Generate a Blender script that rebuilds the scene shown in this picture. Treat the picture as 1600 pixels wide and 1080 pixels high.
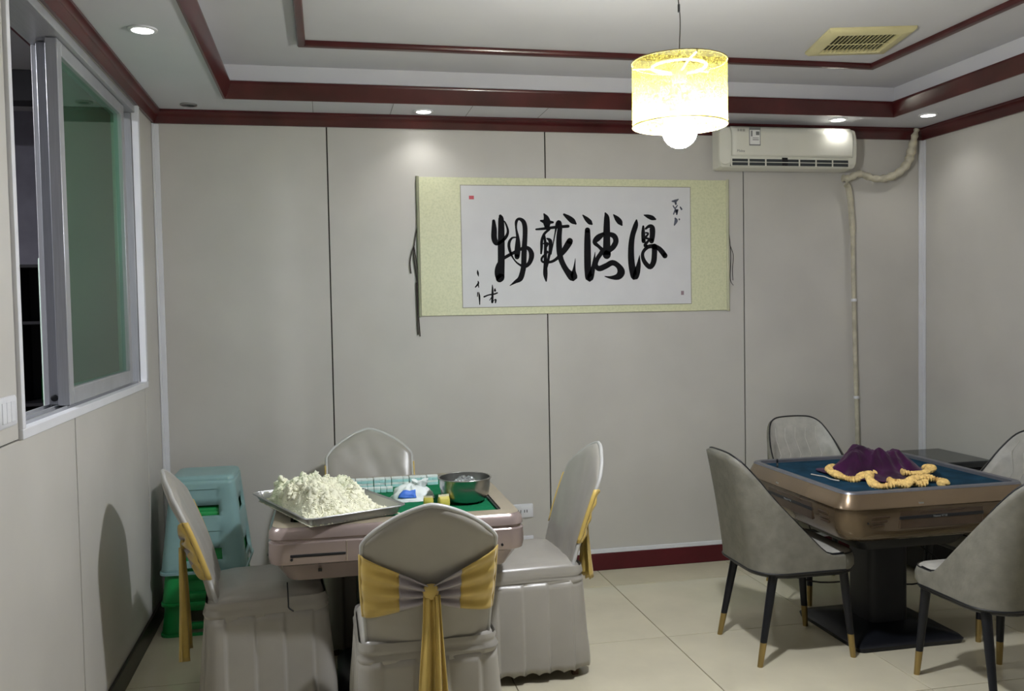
import bpy, math, random
from mathutils import Vector, Matrix, noise
PI = math.pi
random.seed(7)
for o in list(bpy.data.objects): bpy.data.objects.remove(o)
scene = bpy.context.scene
col = scene.collection

# ---------------------------------------------------------------- camera
yaw, pitch, roll, CAM_H = 0.20386, -0.04047, -0.01856, 1.543
f = Vector((math.sin(yaw)*math.cos(pitch), math.cos(yaw)*math.cos(pitch), math.sin(pitch)))
r = Vector((math.cos(yaw), -math.sin(yaw), 0)); u = r.cross(f)
r2 = math.cos(roll)*r + math.sin(roll)*u; u2 = -math.sin(roll)*r + math.cos(roll)*u
cd = bpy.data.cameras.new('camera'); cam = bpy.data.objects.new('camera', cd); col.objects.link(cam)
cd.sensor_width = 36; cd.lens = 1406.6/1600*36; cd.clip_start = 0.05
m = Matrix((r2, u2, -f)).transposed().to_4x4(); m.translation = (0, 0, CAM_H); cam.matrix_world = m
scene.camera = cam
# ---------------------------------------------------------------- world, exposure
w = bpy.data.worlds.new('world'); scene.world = w; w.use_nodes = True
w.node_tree.nodes['Background'].inputs[0].default_value = (0.02, 0.02, 0.022, 1)
w.node_tree.nodes['Background'].inputs[1].default_value = 1.0
vs = scene.view_settings
vs.view_transform = 'Standard'; vs.look = 'None'; vs.exposure = 0.06; vs.gamma = 1.0; vs.use_curve_mapping = False
BULB_STRENGTH = 880.0
DOWNLIGHT_POWER = 4.5

# ---------------------------------------------------------------- materials
def lin(c):
    c = c/255.0
    return c/12.92 if c <= 0.04045 else ((c+0.055)/1.055)**2.4
def rgb(a, b, c): return (lin(a), lin(b), lin(c), 1)
MATS = {}
def mat(name, color, rough=0.5, metal=0.0, spec=0.5, var=0.06, scale=8.0, bump=0.0, bscale=60.0, sheen=0.0, coat=0.0, stretch=None, trans=0.0, ior=1.45):
    if name in MATS: return MATS[name]
    m = bpy.data.materials.new(name); m.use_nodes = True
    nt = m.node_tree; b = nt.nodes['Principled BSDF']
    b.inputs['Roughness'].default_value = rough; b.inputs['Metallic'].default_value = metal
    b.inputs['Specular IOR Level'].default_value = spec
    b.inputs['Coat Weight'].default_value = coat; b.inputs['Coat Roughness'].default_value = 0.08
    b.inputs['Sheen Weight'].default_value = sheen
    b.inputs['Transmission Weight'].default_value = trans; b.inputs['IOR'].default_value = ior
    tc = nt.nodes.new('ShaderNodeTexCoord'); mp = nt.nodes.new('ShaderNodeMapping')
    nt.links.new(tc.outputs['Object'], mp.inputs['Vector'])
    if stretch: mp.inputs['Scale'].default_value = stretch
    n = nt.nodes.new('ShaderNodeTexNoise'); n.inputs['Scale'].default_value = scale; n.inputs['Detail'].default_value = 5
    nt.links.new(mp.outputs['Vector'], n.inputs['Vector'])
    cr = nt.nodes.new('ShaderNodeValToRGB')
    lo = tuple(max(0, c*(1-var*1.6)) for c in color[:3]); hi = tuple(min(1, c*(1+var*1.6)) for c in color[:3])
    cr.color_ramp.elements[0].position = 0.3; cr.color_ramp.elements[1].position = 0.7
    cr.color_ramp.elements[0].color = (*lo, 1); cr.color_ramp.elements[1].color = (*hi, 1)
    nt.links.new(n.outputs['Fac'], cr.inputs['Fac']); nt.links.new(cr.outputs['Color'], b.inputs['Base Color'])
    if bump:
        n2 = nt.nodes.new('ShaderNodeTexNoise'); n2.inputs['Scale'].default_value = bscale; n2.inputs['Detail'].default_value = 3
        nt.links.new(mp.outputs['Vector'], n2.inputs['Vector'])
        bp = nt.nodes.new('ShaderNodeBump'); bp.inputs['Strength'].default_value = bump; bp.inputs['Distance'].default_value = 0.01
        nt.links.new(n2.outputs['Fac'], bp.inputs['Height']); nt.links.new(bp.outputs['Normal'], b.inputs['Normal'])
    MATS[name] = m
    return m
def emit(name, color, strength):
    if name in MATS: return MATS[name]
    m = bpy.data.materials.new(name); m.use_nodes = True
    nt = m.node_tree; nt.nodes.remove(nt.nodes['Principled BSDF'])
    e = nt.nodes.new('ShaderNodeEmission'); e.inputs[0].default_value = (*color, 1); e.inputs[1].default_value = strength
    nt.links.new(e.outputs[0], nt.nodes['Material Output'].inputs[0]); MATS[name] = m
    return m

WALL = mat('wall_panel', rgb(196, 193, 186), 0.45, spec=0.35, var=0.03, scale=2.5)
CEIL = mat('ceiling_paint', rgb(208, 208, 214), 0.8, spec=0.2, var=0.02, scale=2)
DARKGAP = mat('dark_backing', rgb(45, 42, 36), 0.8)
REDWOOD = mat('red_lacquered_wood', rgb(72, 24, 26), 0.28, spec=0.5, var=0.2, scale=5, coat=0.25)
BASEWOOD = mat('maroon_skirting', rgb(84, 20, 30), 0.3, var=0.12, scale=4)
DARKBASE = mat('black_brown_skirting', rgb(38, 26, 24), 0.35, var=0.15)
PVC = mat('white_pvc', rgb(222, 223, 226), 0.35, var=0.02)
ALU = mat('aluminium_frame', rgb(170, 172, 176), 0.35, metal=0.35, var=0.05, stretch=(30, 1, 1))
TILE = mat('glazed_tile', rgb(212, 205, 180), 0.09, spec=0.5, var=0.045, scale=3.2)
GROUT = mat('grout', rgb(120, 108, 88), 0.8)
SATIN = mat('silver_satin', rgb(160, 156, 147), 0.3, spec=0.6, var=0.04, scale=5, sheen=0.1, bump=0.12, bscale=9)
SATIN2 = mat('pale_satin_piping', rgb(186, 186, 182), 0.3, var=0.04)
GOLD_SATIN = mat('gold_satin', rgb(200, 172, 92), 0.36, spec=0.5, var=0.12, scale=7, sheen=0.2)
LILAC = mat('silver_lilac_satin', rgb(164, 157, 160), 0.34, var=0.06, sheen=0.15)
ROSE = mat('rose_gold_plastic', rgb(160, 145, 140), 0.26, metal=0.45, var=0.04, scale=3, coat=0.3)
ROSE_TOP = mat('taupe_rim', rgb(150, 140, 120), 0.35, var=0.04)
BRONZE = mat('bronze_lacquer', rgb(128, 110, 88), 0.24, metal=0.6, var=0.08, scale=3, coat=0.5)
BRONZE_D = mat('dark_bronze', rgb(80, 64, 50), 0.28, metal=0.5, var=0.12, coat=0.4)
STEELRIM = mat('grey_steel_rim', rgb(120, 122, 130), 0.3, metal=0.6)
BRONZE_M = mat('brown_lacquer', rgb(104, 88, 68), 0.26, metal=0.55, var=0.1, scale=3, coat=0.45)
FELT_G = mat('green_felt', rgb(26, 112, 74), 0.95, spec=0.1, var=0.08, scale=40, bump=0.2, bscale=300)
FELT_B = mat('blue_felt', rgb(26, 58, 78), 0.92, spec=0.1, var=0.2, scale=14, bump=0.2, bscale=300)
BLACK = mat('black_plastic', rgb(24, 25, 28), 0.4, var=0.1)
BLACKM = mat('black_metal', rgb(26, 28, 34), 0.38, metal=0.3, var=0.1)
GREY_D = mat('dark_grey_plastic', rgb(66, 68, 72), 0.42, var=0.1)
LEATHER = mat('olive_grey_leatherette', rgb(116, 114, 104), 0.5, spec=0.4, var=0.09, scale=22, bump=0.12, bscale=90)
LEATHER_L = mat('pale_grey_leatherette', rgb(170, 168, 160), 0.45, spec=0.4, var=0.08, scale=18, bump=0.1, bscale=90)
THREAD = mat('pale_thread', rgb(200, 198, 190), 0.7)
BRASS = mat('brass_tip', rgb(160, 138, 88), 0.3, metal=0.7, var=0.05)
TEAL = mat('pale_teal_plastic', rgb(136, 172, 172), 0.35, var=0.03)
GREEN_P = mat('bright_green_plastic', rgb(34, 150, 78), 0.35, var=0.05)
STEEL = mat('stainless_steel', rgb(176, 176, 174), 0.28, metal=1.0, var=0.03)
ALUT = mat('tray_aluminium', rgb(176, 178, 180), 0.3, metal=0.85, var=0.05)
RICE = mat('cooked_rice', rgb(240, 239, 214), 0.7, var=0.06, scale=22)
TILE_W = mat('mahjong_white', rgb(222, 230, 228), 0.3, var=0.02)
TILE_T = mat('mahjong_teal', rgb(168, 214, 212), 0.3, var=0.03)
PAPER = mat('rice_paper', rgb(212, 212, 212), 0.85, var=0.015, spec=0.1)
INK = mat('black_ink', rgb(24, 24, 26), 0.8, var=0.2, spec=0.1)
SEAL = mat('red_seal', rgb(196, 96, 104), 0.8)
GREYPRINT = mat('grey_print', rgb(120, 122, 120), 0.7)
AC_W = mat('ac_white', rgb(222, 221, 208), 0.22, var=0.015, coat=0.2)
AC_D = mat('ac_dark', rgb(58, 62, 64), 0.5)
PIPE = mat('pipe_wrap', rgb(190, 184, 164), 0.7, var=0.12, scale=20, bump=0.5, bscale=25)
CREAM = mat('yellowed_plastic', rgb(214, 206, 160), 0.5, var=0.05)
VELVET = mat('purple_velvet', rgb(56, 16, 54), 0.8, spec=0.2, var=0.35, scale=9, sheen=0.12)
CROCHET = mat('orange_yellow_crochet', rgb(240, 198, 126), 0.9, spec=0.1, var=0.18, scale=60, bump=0.8, bscale=120)
STRING = mat('dark_cord', rgb(44, 36, 34), 0.8)
WSTRING = mat('pale_cord', rgb(190, 186, 176), 0.8)
GREYWALL = mat('dim_lilac_wall', rgb(150, 148, 160), 0.8)
DARKWALL = mat('dark_cupboard', rgb(40, 38, 42), 0.6)
BLUEPRINT = mat('blue_print', rgb(70, 120, 215), 0.5)
YELLOWB = mat('yellow_pack', rgb(198, 186, 84), 0.5, var=0.1)
BROWNW = mat('brown_wood_leg', rgb(92, 62, 40), 0.5)

def brocade():
    m = bpy.data.materials.new('yellow_green_brocade'); m.use_nodes = True
    nt = m.node_tree; b = nt.nodes['Principled BSDF']; b.inputs['Roughness'].default_value = 0.5; b.inputs['Sheen Weight'].default_value = 0.1
    tc = nt.nodes.new('ShaderNodeTexCoord'); v = nt.nodes.new('ShaderNodeTexVoronoi'); v.inputs['Scale'].default_value = 80
    n = nt.nodes.new('ShaderNodeTexNoise'); n.inputs['Scale'].default_value = 90; n.inputs['Detail'].default_value = 4
    nt.links.new(tc.outputs['Object'], v.inputs['Vector']); nt.links.new(tc.outputs['Object'], n.inputs['Vector'])
    mx = nt.nodes.new('ShaderNodeMath'); mx.operation = 'MULTIPLY_ADD'; mx.inputs[1].default_value = 0.6
    nt.links.new(v.outputs['Distance'], mx.inputs[0]); nt.links.new(n.outputs['Fac'], mx.inputs[2])
    cr = nt.nodes.new('ShaderNodeValToRGB'); cr.color_ramp.elements[0].position = 0.45; cr.color_ramp.elements[1].position = 0.95
    cr.color_ramp.elements[0].color = rgb(200, 203, 164); cr.color_ramp.elements[1].color = rgb(214, 215, 178)
    nt.links.new(mx.outputs[0], cr.inputs['Fac']); nt.links.new(cr.outputs['Color'], b.inputs['Base Color'])
    return m
BROCADE = brocade()

def glass(name, color, rough=0.02, mixin=0.75):
    m = bpy.data.materials.new(name); m.use_nodes = True
    nt = m.node_tree; nt.nodes.remove(nt.nodes['Principled BSDF'])
    t = nt.nodes.new('ShaderNodeBsdfTransparent'); t.inputs[0].default_value = color
    g = nt.nodes.new('ShaderNodeBsdfGlossy'); g.inputs['Roughness'].default_value = rough; g.inputs[0].default_value = (0.9, 1, 0.95, 1)
    fr = nt.nodes.new('ShaderNodeFresnel'); fr.inputs[0].default_value = 1.45
    mx = nt.nodes.new('ShaderNodeMixShader')
    nt.links.new(fr.outputs[0], mx.inputs[0]); nt.links.new(t.outputs[0], mx.inputs[1]); nt.links.new(g.outputs[0], mx.inputs[2])
    d = nt.nodes.new('ShaderNodeBsdfDiffuse'); d.inputs[0].default_value = (color[0]*0.6, color[1]*0.6, color[2]*0.6, 1)
    m2 = nt.nodes.new('ShaderNodeMixShader'); m2.inputs[0].default_value = 1-mixin
    nt.links.new(mx.outputs[0], m2.inputs[1]); nt.links.new(d.outputs[0], m2.inputs[2])
    nt.links.new(m2.outputs[0], nt.nodes['Material Output'].inputs[0])
    return m
GREENGLASS = glass('green_tinted_glass', (0.5, 0.74, 0.61, 1), 0.02, 0.955)
CLEARWRAP = glass('clear_plastic_wrap', (0.92, 0.93, 0.94, 1), 0.12, 0.8)

def shade_mat():
    m = bpy.data.materials.new('yellow_woven_shade'); m.use_nodes = True
    nt = m.node_tree; nt.nodes.remove(nt.nodes['Principled BSDF'])
    t = nt.nodes.new('ShaderNodeBsdfTransparent'); t.inputs[0].default_value = (1, 0.97, 0.82, 1)
    d = nt.nodes.new('ShaderNodeBsdfDiffuse'); d.inputs[0].default_value = rgb(222, 206, 96)
    tl = nt.nodes.new('ShaderNodeBsdfTranslucent'); tl.inputs[0].default_value = rgb(222, 206, 96)
    a = nt.nodes.new('ShaderNodeMixShader'); a.inputs[0].default_value = 0.45
    nt.links.new(d.outputs[0], a.inputs[1]); nt.links.new(tl.outputs[0], a.inputs[2])
    tc = nt.nodes.new('ShaderNodeTexCoord'); n = nt.nodes.new('ShaderNodeTexNoise'); n.inputs['Scale'].default_value = 75; n.inputs['Detail'].default_value = 3
    n.inputs['Distortion'].default_value = 2.5
    nt.links.new(tc.outputs['Object'], n.inputs['Vector'])
    cr = nt.nodes.new('ShaderNodeValToRGB'); cr.color_ramp.elements[0].position = 0.42; cr.color_ramp.elements[1].position = 0.58
    cr.color_ramp.elements[0].color = (0.10, 0.10, 0.10, 1); cr.color_ramp.elements[1].color = (0.42, 0.42, 0.42, 1)
    nt.links.new(n.outputs['Fac'], cr.inputs['Fac'])
    b = nt.nodes.new('ShaderNodeMixShader'); nt.links.new(cr.outputs['Color'], b.inputs[0])
    nt.links.new(t.outputs[0], b.inputs[1]); nt.links.new(a.outputs[0], b.inputs[2])
    nt.links.new(b.outputs[0], nt.nodes['Material Output'].inputs[0])
    return m
SHADE = shade_mat()

# ---------------------------------------------------------------- mesh helpers
class MB:
    def __init__(s): s.v = []; s.f = []
    def add(s, verts, faces):
        k = len(s.v); s.v += [tuple(p) for p in verts]; s.f += [tuple(i+k for i in q) for q in faces]; return s
    def box(s, lo, hi):
        (x0, y0, z0), (x1, y1, z1) = lo, hi
        return s.add([(x0,y0,z0),(x1,y0,z0),(x1,y1,z0),(x0,y1,z0),(x0,y0,z1),(x1,y0,z1),(x1,y1,z1),(x0,y1,z1)],
              [(0,3,2,1),(4,5,6,7),(0,1,5,4),(1,2,6,5),(2,3,7,6),(3,0,4,7)])
    def loft(s, loops, cap0=True, cap1=True, closed=True, wrap=False):
        n = len(loops[0]); vs_ = [p for L in loops for p in L]; fs = []
        rows = len(loops)
        for i in range(rows if wrap else rows-1):
            a, b = i*n, ((i+1) % rows)*n
            for j in range(n if closed else n-1):
                k = (j+1) % n
                fs.append((a+j, a+k, b+k, b+j))
        if cap0: fs.append(tuple(reversed(range(n))))
        if cap1: fs.append(tuple(range((rows-1)*n, rows*n)))
        return s.add(vs_, fs)
    def grid(s, fn, nu, nv):
        vs_ = [fn(i/nu, j/nv) for j in range(nv+1) for i in range(nu+1)]
        return s.add(vs_, [(j*(nu+1)+i, j*(nu+1)+i+1, (j+1)*(nu+1)+i+1, (j+1)*(nu+1)+i) for j in range(nv) for i in range(nu)])
    def lathe(s, prof, c=(0,0,0), n=28, cap0=True, cap1=True):
        return s.loft([[(c[0]+rr_*math.cos(2*PI*k/n), c[1]+rr_*math.sin(2*PI*k/n), c[2]+z) for k in range(n)] for rr_, z in prof], cap0, cap1)
    def tube(s, pts, rad, n=8, closed=False):
        pts = [Vector(p) for p in pts]; N = len(pts)
        R = rad if isinstance(rad, (list, tuple)) else [rad]*N
        loops = []; prev = None
        for i in range(N):
            if closed: t = pts[(i+1) % N]-pts[i-1]
            else: t = pts[min(i+1, N-1)]-pts[max(i-1, 0)]
            t.normalize()
            if prev is None:
                a = Vector((0,0,1)) if abs(t.z) < 0.9 else Vector((1,0,0))
                nrm = t.cross(a).normalized()
            else:
                nrm = (prev - t*prev.dot(t)).normalized()
            prev = nrm; bn = t.cross(nrm)
            loops.append([pts[i]+R[i]*(math.cos(2*PI*k/n)*nrm+math.sin(2*PI*k/n)*bn) for k in range(n)])
        return s.loft(loops, not closed, not closed, wrap=closed)
    def build(s, name, material, parent=None, smooth=True, angle=38, bevel=0.0, solid=0.0, loc=None, subsurf=0):
        me = bpy.data.meshes.new(name); me.from_pydata(s.v, [], s.f); me.update()
        import bmesh
        bm = bmesh.new(); bm.from_mesh(me)
        bmesh.ops.recalc_face_normals(bm, faces=bm.faces); bm.to_mesh(me); bm.free()
        me.materials.append(material)
        if smooth:
            me.polygons.foreach_set('use_smooth', [True]*len(me.polygons))
            me.set_sharp_from_angle(angle=math.radians(angle))
        o = bpy.data.objects.new(name, me); col.objects.link(o)
        if parent is not None: o.parent = parent
        if loc: o.location = loc
        if solid:
            md = o.modifiers.new('solid', 'SOLIDIFY'); md.thickness = solid; md.offset = 0
        if bevel:
            md = o.modifiers.new('bevel', 'BEVEL'); md.width = bevel; md.segments = 2; md.limit_method = 'ANGLE'; md.angle_limit = math.radians(40)
        if subsurf:
            md = o.modifiers.new('sub', 'SUBSURF'); md.levels = subsurf; md.render_levels = subsurf
        return o
def box(name, lo, hi, material, parent=None, bevel=0.0):
    return MB().box(lo, hi).build(name, material, parent, smooth=bool(bevel), bevel=bevel)
def tag(o, label=None, cat=None, group=None, kind=None):
    if label: o['label'] = label
    if cat: o['category'] = cat
    if group: o['group'] = group
    if kind: o['kind'] = kind
    return o
def struct(o): o['kind'] = 'structure'; return o
def thing(name, label, cat, loc=(0,0,0), rz=0.0, group=None):
    o = bpy.data.objects.new(name, None); col.objects.link(o); o.empty_display_size = 0.1
    o.location = loc; o.rotation_euler = (0, 0, rz)
    return tag(o, label, cat, group)
def copy_tree(o, parent=None):
    c = o.copy(); col.objects.link(c); c.parent = parent
    for ch in [x for x in bpy.data.objects if x.parent == o]: copy_tree(ch, c)
    return c
def rr(hx, hy, rad, z, n=6, cx=0.0, cy=0.0):
    rad = min(rad, hx-1e-4, hy-1e-4); L = []
    for (sx, sy, a0) in ((1,1,0),(-1,1,PI/2),(-1,-1,PI),(1,-1,1.5*PI)):
        for k in range(n+1):
            a = a0+PI/2*k/n
            L.append((cx+sx*(hx-rad)+rad*math.cos(a), cy+sy*(hy-rad)+rad*math.sin(a), z))
    return L
def catmull(P, sub=6):
    out = []; n = len(P)
    for i in range(n-1):
        p0, p1, p2, p3 = P[max(i-1,0)], P[i], P[i+1], P[min(i+2,n-1)]
        for k in range(sub):
            t = k/sub
            out.append(tuple(0.5*(2*b+(c-a)*t+(2*a-5*b+4*c-d)*t*t+(3*b-a-3*c+d)*t**3) for a,b,c,d in zip(p0,p1,p2,p3)))
    out.append(tuple(P[-1])); return out
def smooth01(t): t = max(0.0, min(1.0, t)); return t*t*(3-2*t)
def lerp(a, b, t): return a+(b-a)*t

STROKES = [
    (0, [(-496, 141, 14),(-494, 94, 24),(-495, 47, 26),(-484, 19, 24),(-464, 19, 14),(-430, 47, 14),(-415, 84, 11),(-429, 131, 7),(-443, 145, 4)]),
    (0, [(-457, 169, 14),(-453, 141, 26),(-455, 0, 31),(-457, -94, 31),(-464, -178, 37)]),
    (0, [(-468, -183, 34),(-487, -159, 14),(-487, -126, 10),(-474, -94, 7),(-437, -66, 14),(-374, -33, 14),(-320, -10, 15),(-292, -19, 19),(-280, -53, 24),(-293, -95, 19),(-322, -116, 15),(-361, -99, 8),(-389, -66, 7),(-408, -19, 13),(-409, 19, 13),(-392, 45, 9),(-370, 49, 6)]),
    (0, [(-365, -61, 23),(-362, -28, 27),(-359, 19, 22),(-360, 56, 14),(-367, 99, 9),(-366, 136, 13),(-351, 153, 12),(-327, 141, 19),(-316, 108, 22),(-317, 47, 22),(-323, -29, 24),(-327, -104, 24),(-333, -142, 24),(-348, -184, 24),(-377, -203, 14),(-409, -224, 3)]),
    (1, [(-203, 181, 7),(-191, 160, 24),(-187, 132, 34),(-187, 103, 20)]),
    (1, [(-223, 143, 8),(-191, 136, 20),(-152, 134, 10)]),
    (1, [(-251, 94, 8),(-207, 98, 12),(-138, 106, 13),(-62, 112, 14)]),
    (1, [(-173, 94, 10),(-202, 70, 12),(-218, 32, 13),(-221, -10, 12),(-224, -43, 8)]),
    (1, [(-203, 56, 10),(-198, 9, 13),(-199, -48, 15),(-200, -105, 17),(-201, -162, 20),(-197, -200, 7)]),
    (1, [(-188, 42, 7),(-169, 27, 18),(-170, -20, 15),(-180, -67, 12),(-186, -96, 11),(-199, -143, 8)]),
    (1, [(-208, 13, 7),(-184, 13, 10),(-204, -29, 6),(-185, -34, 8),(-219, -67, 10),(-215, -91, 10),(-166, -91, 12),(-126, -68, 15),(-91, -30, 25),(-61, 13, 30),(-53, 27, 28)]),
    (1, [(-165, -48, 4),(-139, 75, 7),(-128, 122, 15),(-115, 134, 20),(-111, 103, 22),(-117, 46, 25),(-116, -30, 27),(-104, -87, 25),(-73, -144, 27),(-37, -178, 40),(-31, -140, 15),(-22, -73, 2)]),
    (1, [(-85, 179, 10),(-58, 160, 22),(-34, 141, 25),(-17, 127, 10)]),
    (2, [(27, 175, 6),(49, 153, 20),(69, 134, 22),(79, 125, 10)]),
    (2, [(53, 89, 25),(52, 22, 30),(51, -74, 32),(52, -146, 32),(61, -186, 35),(79, -146, 23),(90, -88, 13),(97, -36, 2)]),
    (2, [(162, 187, 8),(170, 161, 25),(169, 94, 31),(168, 22, 33),(167, -53, 38)]),
    (2, [(153, 70, 15),(117, 46, 28),(95, 19, 20),(122, -7, 15),(139, -31, 20),(111, -74, 20),(100, -112, 20),(120, -132, 25),(160, -118, 25),(201, -99, 25),(236, -118, 25),(253, -152, 36),(235, -179, 30),(194, -185, 15),(154, -178, 4)]),
    (2, [(183, 67, 20),(213, 55, 25),(224, 26, 25),(207, -7, 25),(179, -31, 20)]),
    (2, [(212, 178, 6),(232, 156, 23),(250, 135, 25),(260, 120, 10)]),
    (3, [(351, 147, 8),(346, 118, 23),(325, 55, 25),(316, -13, 28),(317, -100, 31),(332, -177, 33),(347, -163, 31),(361, -110, 20),(367, -56, 2)]),
    (3, [(398, 177, 5),(423, 169, 18),(449, 160, 21),(468, 153, 8)]),
    (3, [(392, 111, 10),(391, 74, 18),(393, 26, 20)]),
    (3, [(407, 98, 10),(428, 112, 15),(446, 103, 26),(448, 64, 26),(442, 26, 23)]),
    (3, [(407, 74, 7),(422, 69, 9),(406, 45, 10),(427, 35, 10),(401, 2, 15),(416, -6, 15)]),
    (3, [(462, -4, 21),(421, -8, 18),(390, -37, 15),(387, -71, 18),(404, -105, 21),(432, -125, 23),(453, -96, 26),(459, -47, 26),(460, -8, 26)]),
    (3, [(457, 1, 15),(493, -23, 23),(524, -60, 25)]),
    (4, [(-594, -135, 3),(-592, -151, 9),(-589, -170, 2)]),
    (4, [(-592, -197, 4),(-591, -210, 8),(-608, -230, 5)]),
    (4, [(-591, -210, 5),(-589, -231, 4)]),
    (4, [(-595, -261, 5),(-597, -282, 4)]),
    (4, [(-589, -258, 2),(-586, -282, 8),(-585, -328, 4)]),
    (4, [(-559, -285, 7),(-532, -275, 6),(-500, -270, 7),(-483, -264, 6)]),
    (4, [(-511, -219, 3),(-510, -251, 9),(-513, -316, 10)]),
    (4, [(-496, -241, 5),(-496, -251, 10)]),
    (4, [(-528, -305, 3),(-516, -289, 5)]),
    (4, [(-513, -316, 8),(-503, -305, 3),(-493, -303, 8),(-495, -320, 5)]),
    (5, [(573, 258, 6),(593, 260, 13),(611, 270, 5)]),
    (5, [(593, 260, 10),(595, 243, 10)]),
    (5, [(579, 231, 6),(590, 217, 6),(605, 234, 5)]),
    (5, [(592, 212, 6),(581, 183, 6)]),
    (5, [(597, 197, 13),(605, 209, 10),(600, 183, 8)]),
    (5, [(623, 224, 6),(631, 212, 8)]),
    (5, [(591, 158, 8),(596, 144, 16),(585, 119, 6)]),
    (5, [(616, 153, 8),(615, 148, 3)]),
]

# ================================================================ THE ROOM
LX, RX, BY, FY = -0.860, 3.684, 5.027, -2.4       # wall faces
SOF, TOPC = 2.615, 2.778                            # soffit and raised ceiling heights
# floor: glazed tiles over a grout bed
floor = struct(box('floor', (LX-0.14, FY-0.1, -0.06), (RX+0.1, BY+0.1, -0.004), GROUT))
T, G = 0.8, 0.0022
tmesh = {}
xs = [1.525+T*k for k in range(-3, 4)]; ys = [3.92+T*k for k in range(-8, 3)]
for x0 in xs:
    for y0 in ys:
        a, b, c, d = max(x0, LX), min(x0+T, RX), max(y0, FY), min(y0+T, BY)
        if b-a < 0.02 or d-c < 0.02: continue
        key = (round(b-a, 3), round(d-c, 3))
        hx, hy = (b-a)/2-G, (d-c)/2-G
        if key not in tmesh:
            o = MB().loft([[(-hx,-hy,-0.008),(hx,-hy,-0.008),(hx,hy,-0.008),(-hx,hy,-0.008)], [(-hx,-hy,-0.0008),(hx,-hy,-0.0008),(hx,hy,-0.0008),(-hx,hy,-0.0008)],
                 [(-hx+.001,-hy+.001,0),(hx-.001,-hy+.001,0),(hx-.001,hy-.001,0),(-hx+.001,hy-.001,0)]]).build('floor_tile', TILE, floor, smooth=False)
            tmesh[key] = o.data
        else:
            o = bpy.data.objects.new('floor_tile', tmesh[key]); col.objects.link(o); o.parent = floor
        o.location = ((a+b)/2, (c+d)/2, 0)
# back wall: dark backing + panels with open seams
wb = struct(box('wall_back', (LX-0.14, BY+0.008, 0), (RX+0.14, BY+0.13, 2.95), DARKGAP))
SEAM = 0.0035
seams = [LX, 0.033, 1.252, 2.472, RX]
for a, b in zip(seams[:-1], seams[1:]):
    box('wall_panel', (a+SEAM, BY, 0.02), (b-SEAM, BY+0.009, SOF), WALL, wb, bevel=0.0012)
# right wall
wr = struct(box('wall_right', (RX+0.008, FY, 0), (RX+0.13, BY+0.008, 2.95), DARKGAP))
ysr = [FY, -1.08, 0.14, 1.36, 2.58, 3.80, BY]
for a, b in zip(ysr[:-1], ysr[1:]):
    box('wall_panel', (RX, a+SEAM, 0.02), (RX+0.009, b-SEAM, SOF), WALL, wr, bevel=0.0012)
# front wall behind the camera
wf = struct(box('wall_front', (LX-0.14, FY-0.12, 0), (RX+0.14, FY-0.002, 2.95), WALL))
# left wall with the window opening
WY0, WY1, WZ0, WZ1 = 2.775, 4.63, 1.197, 2.546
wl = struct(MB().box((LX-0.14, FY, 0), (LX-0.008, WY0, 2.95)).box((LX-0.14, WY1, 0), (LX-0.008, BY+0.008, 2.95))
     .box((LX-0.14, WY0, 0), (LX-0.008, WY1, WZ0)).box((LX-0.14, WY0, WZ1), (LX-0.008, WY1, 2.95)).build('wall_left', DARKGAP, smooth=False))
def lp(y0, y1, z0, z1): box('wall_panel', (LX-0.009, y0+0.006, z0), (LX, y1-0.006, z1), WALL, wl, bevel=0.0012)
lp(4.63, BY, 0.02, SOF)
lp(3.36, 4.608, 0.02, WZ0-0.001); lp(4.608, 4.637, 0.02, WZ0-0.001); lp(2.14, 3.36, 0.02, WZ0-0.001); lp(2.14, WY0+SEAM, WZ0+SEAM, SOF)
lp(WY0, WY1, WZ1+0.002, SOF)
for a, b in ((0.92, 2.14), (-0.3, 0.92), (-1.52, -0.3), (FY, -1.52)): lp(a, b, 0.02, SOF)
# skirtings
def base(name, lo, hi, mt): return struct(box(name, lo, hi, mt, bevel=0.004))
base('baseboard_back', (LX, BY-0.014, 0), (RX, BY-0.0005, 0.1), BASEWOOD)
struct(box('trim_1', (LX, BY-0.012, 0.1005), (RX, BY-0.0005, 0.126), PVC, bevel=0.003))
base('baseboard_left', (LX+0.0005, FY, 0), (LX+0.014, BY-0.015, 0.1), DARKBASE)
base('baseboard_right', (RX-0.014, FY, 0), (RX-0.0005, BY-0.015, 0.1), BASEWOOD)
# white corner strips
struct(MB().box((LX+0.0005, BY-0.016, 0.127), (LX+0.034, BY-0.001, 2.545)).box((LX+0.0005, BY-0.034, 0.127), (LX+0.012, BY-0.016, 2.545)).build('trim_2', PVC, bevel=0.003))
struct(MB().box((RX-0.034, BY-0.016, 0.127), (RX-0.0005, BY-0.001, 2.545)).box((RX-0.012, BY-0.034, 0.127), (RX-0.0005, BY-0.016, 2.545)).build('trim_3', PVC, bevel=0.003))
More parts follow.
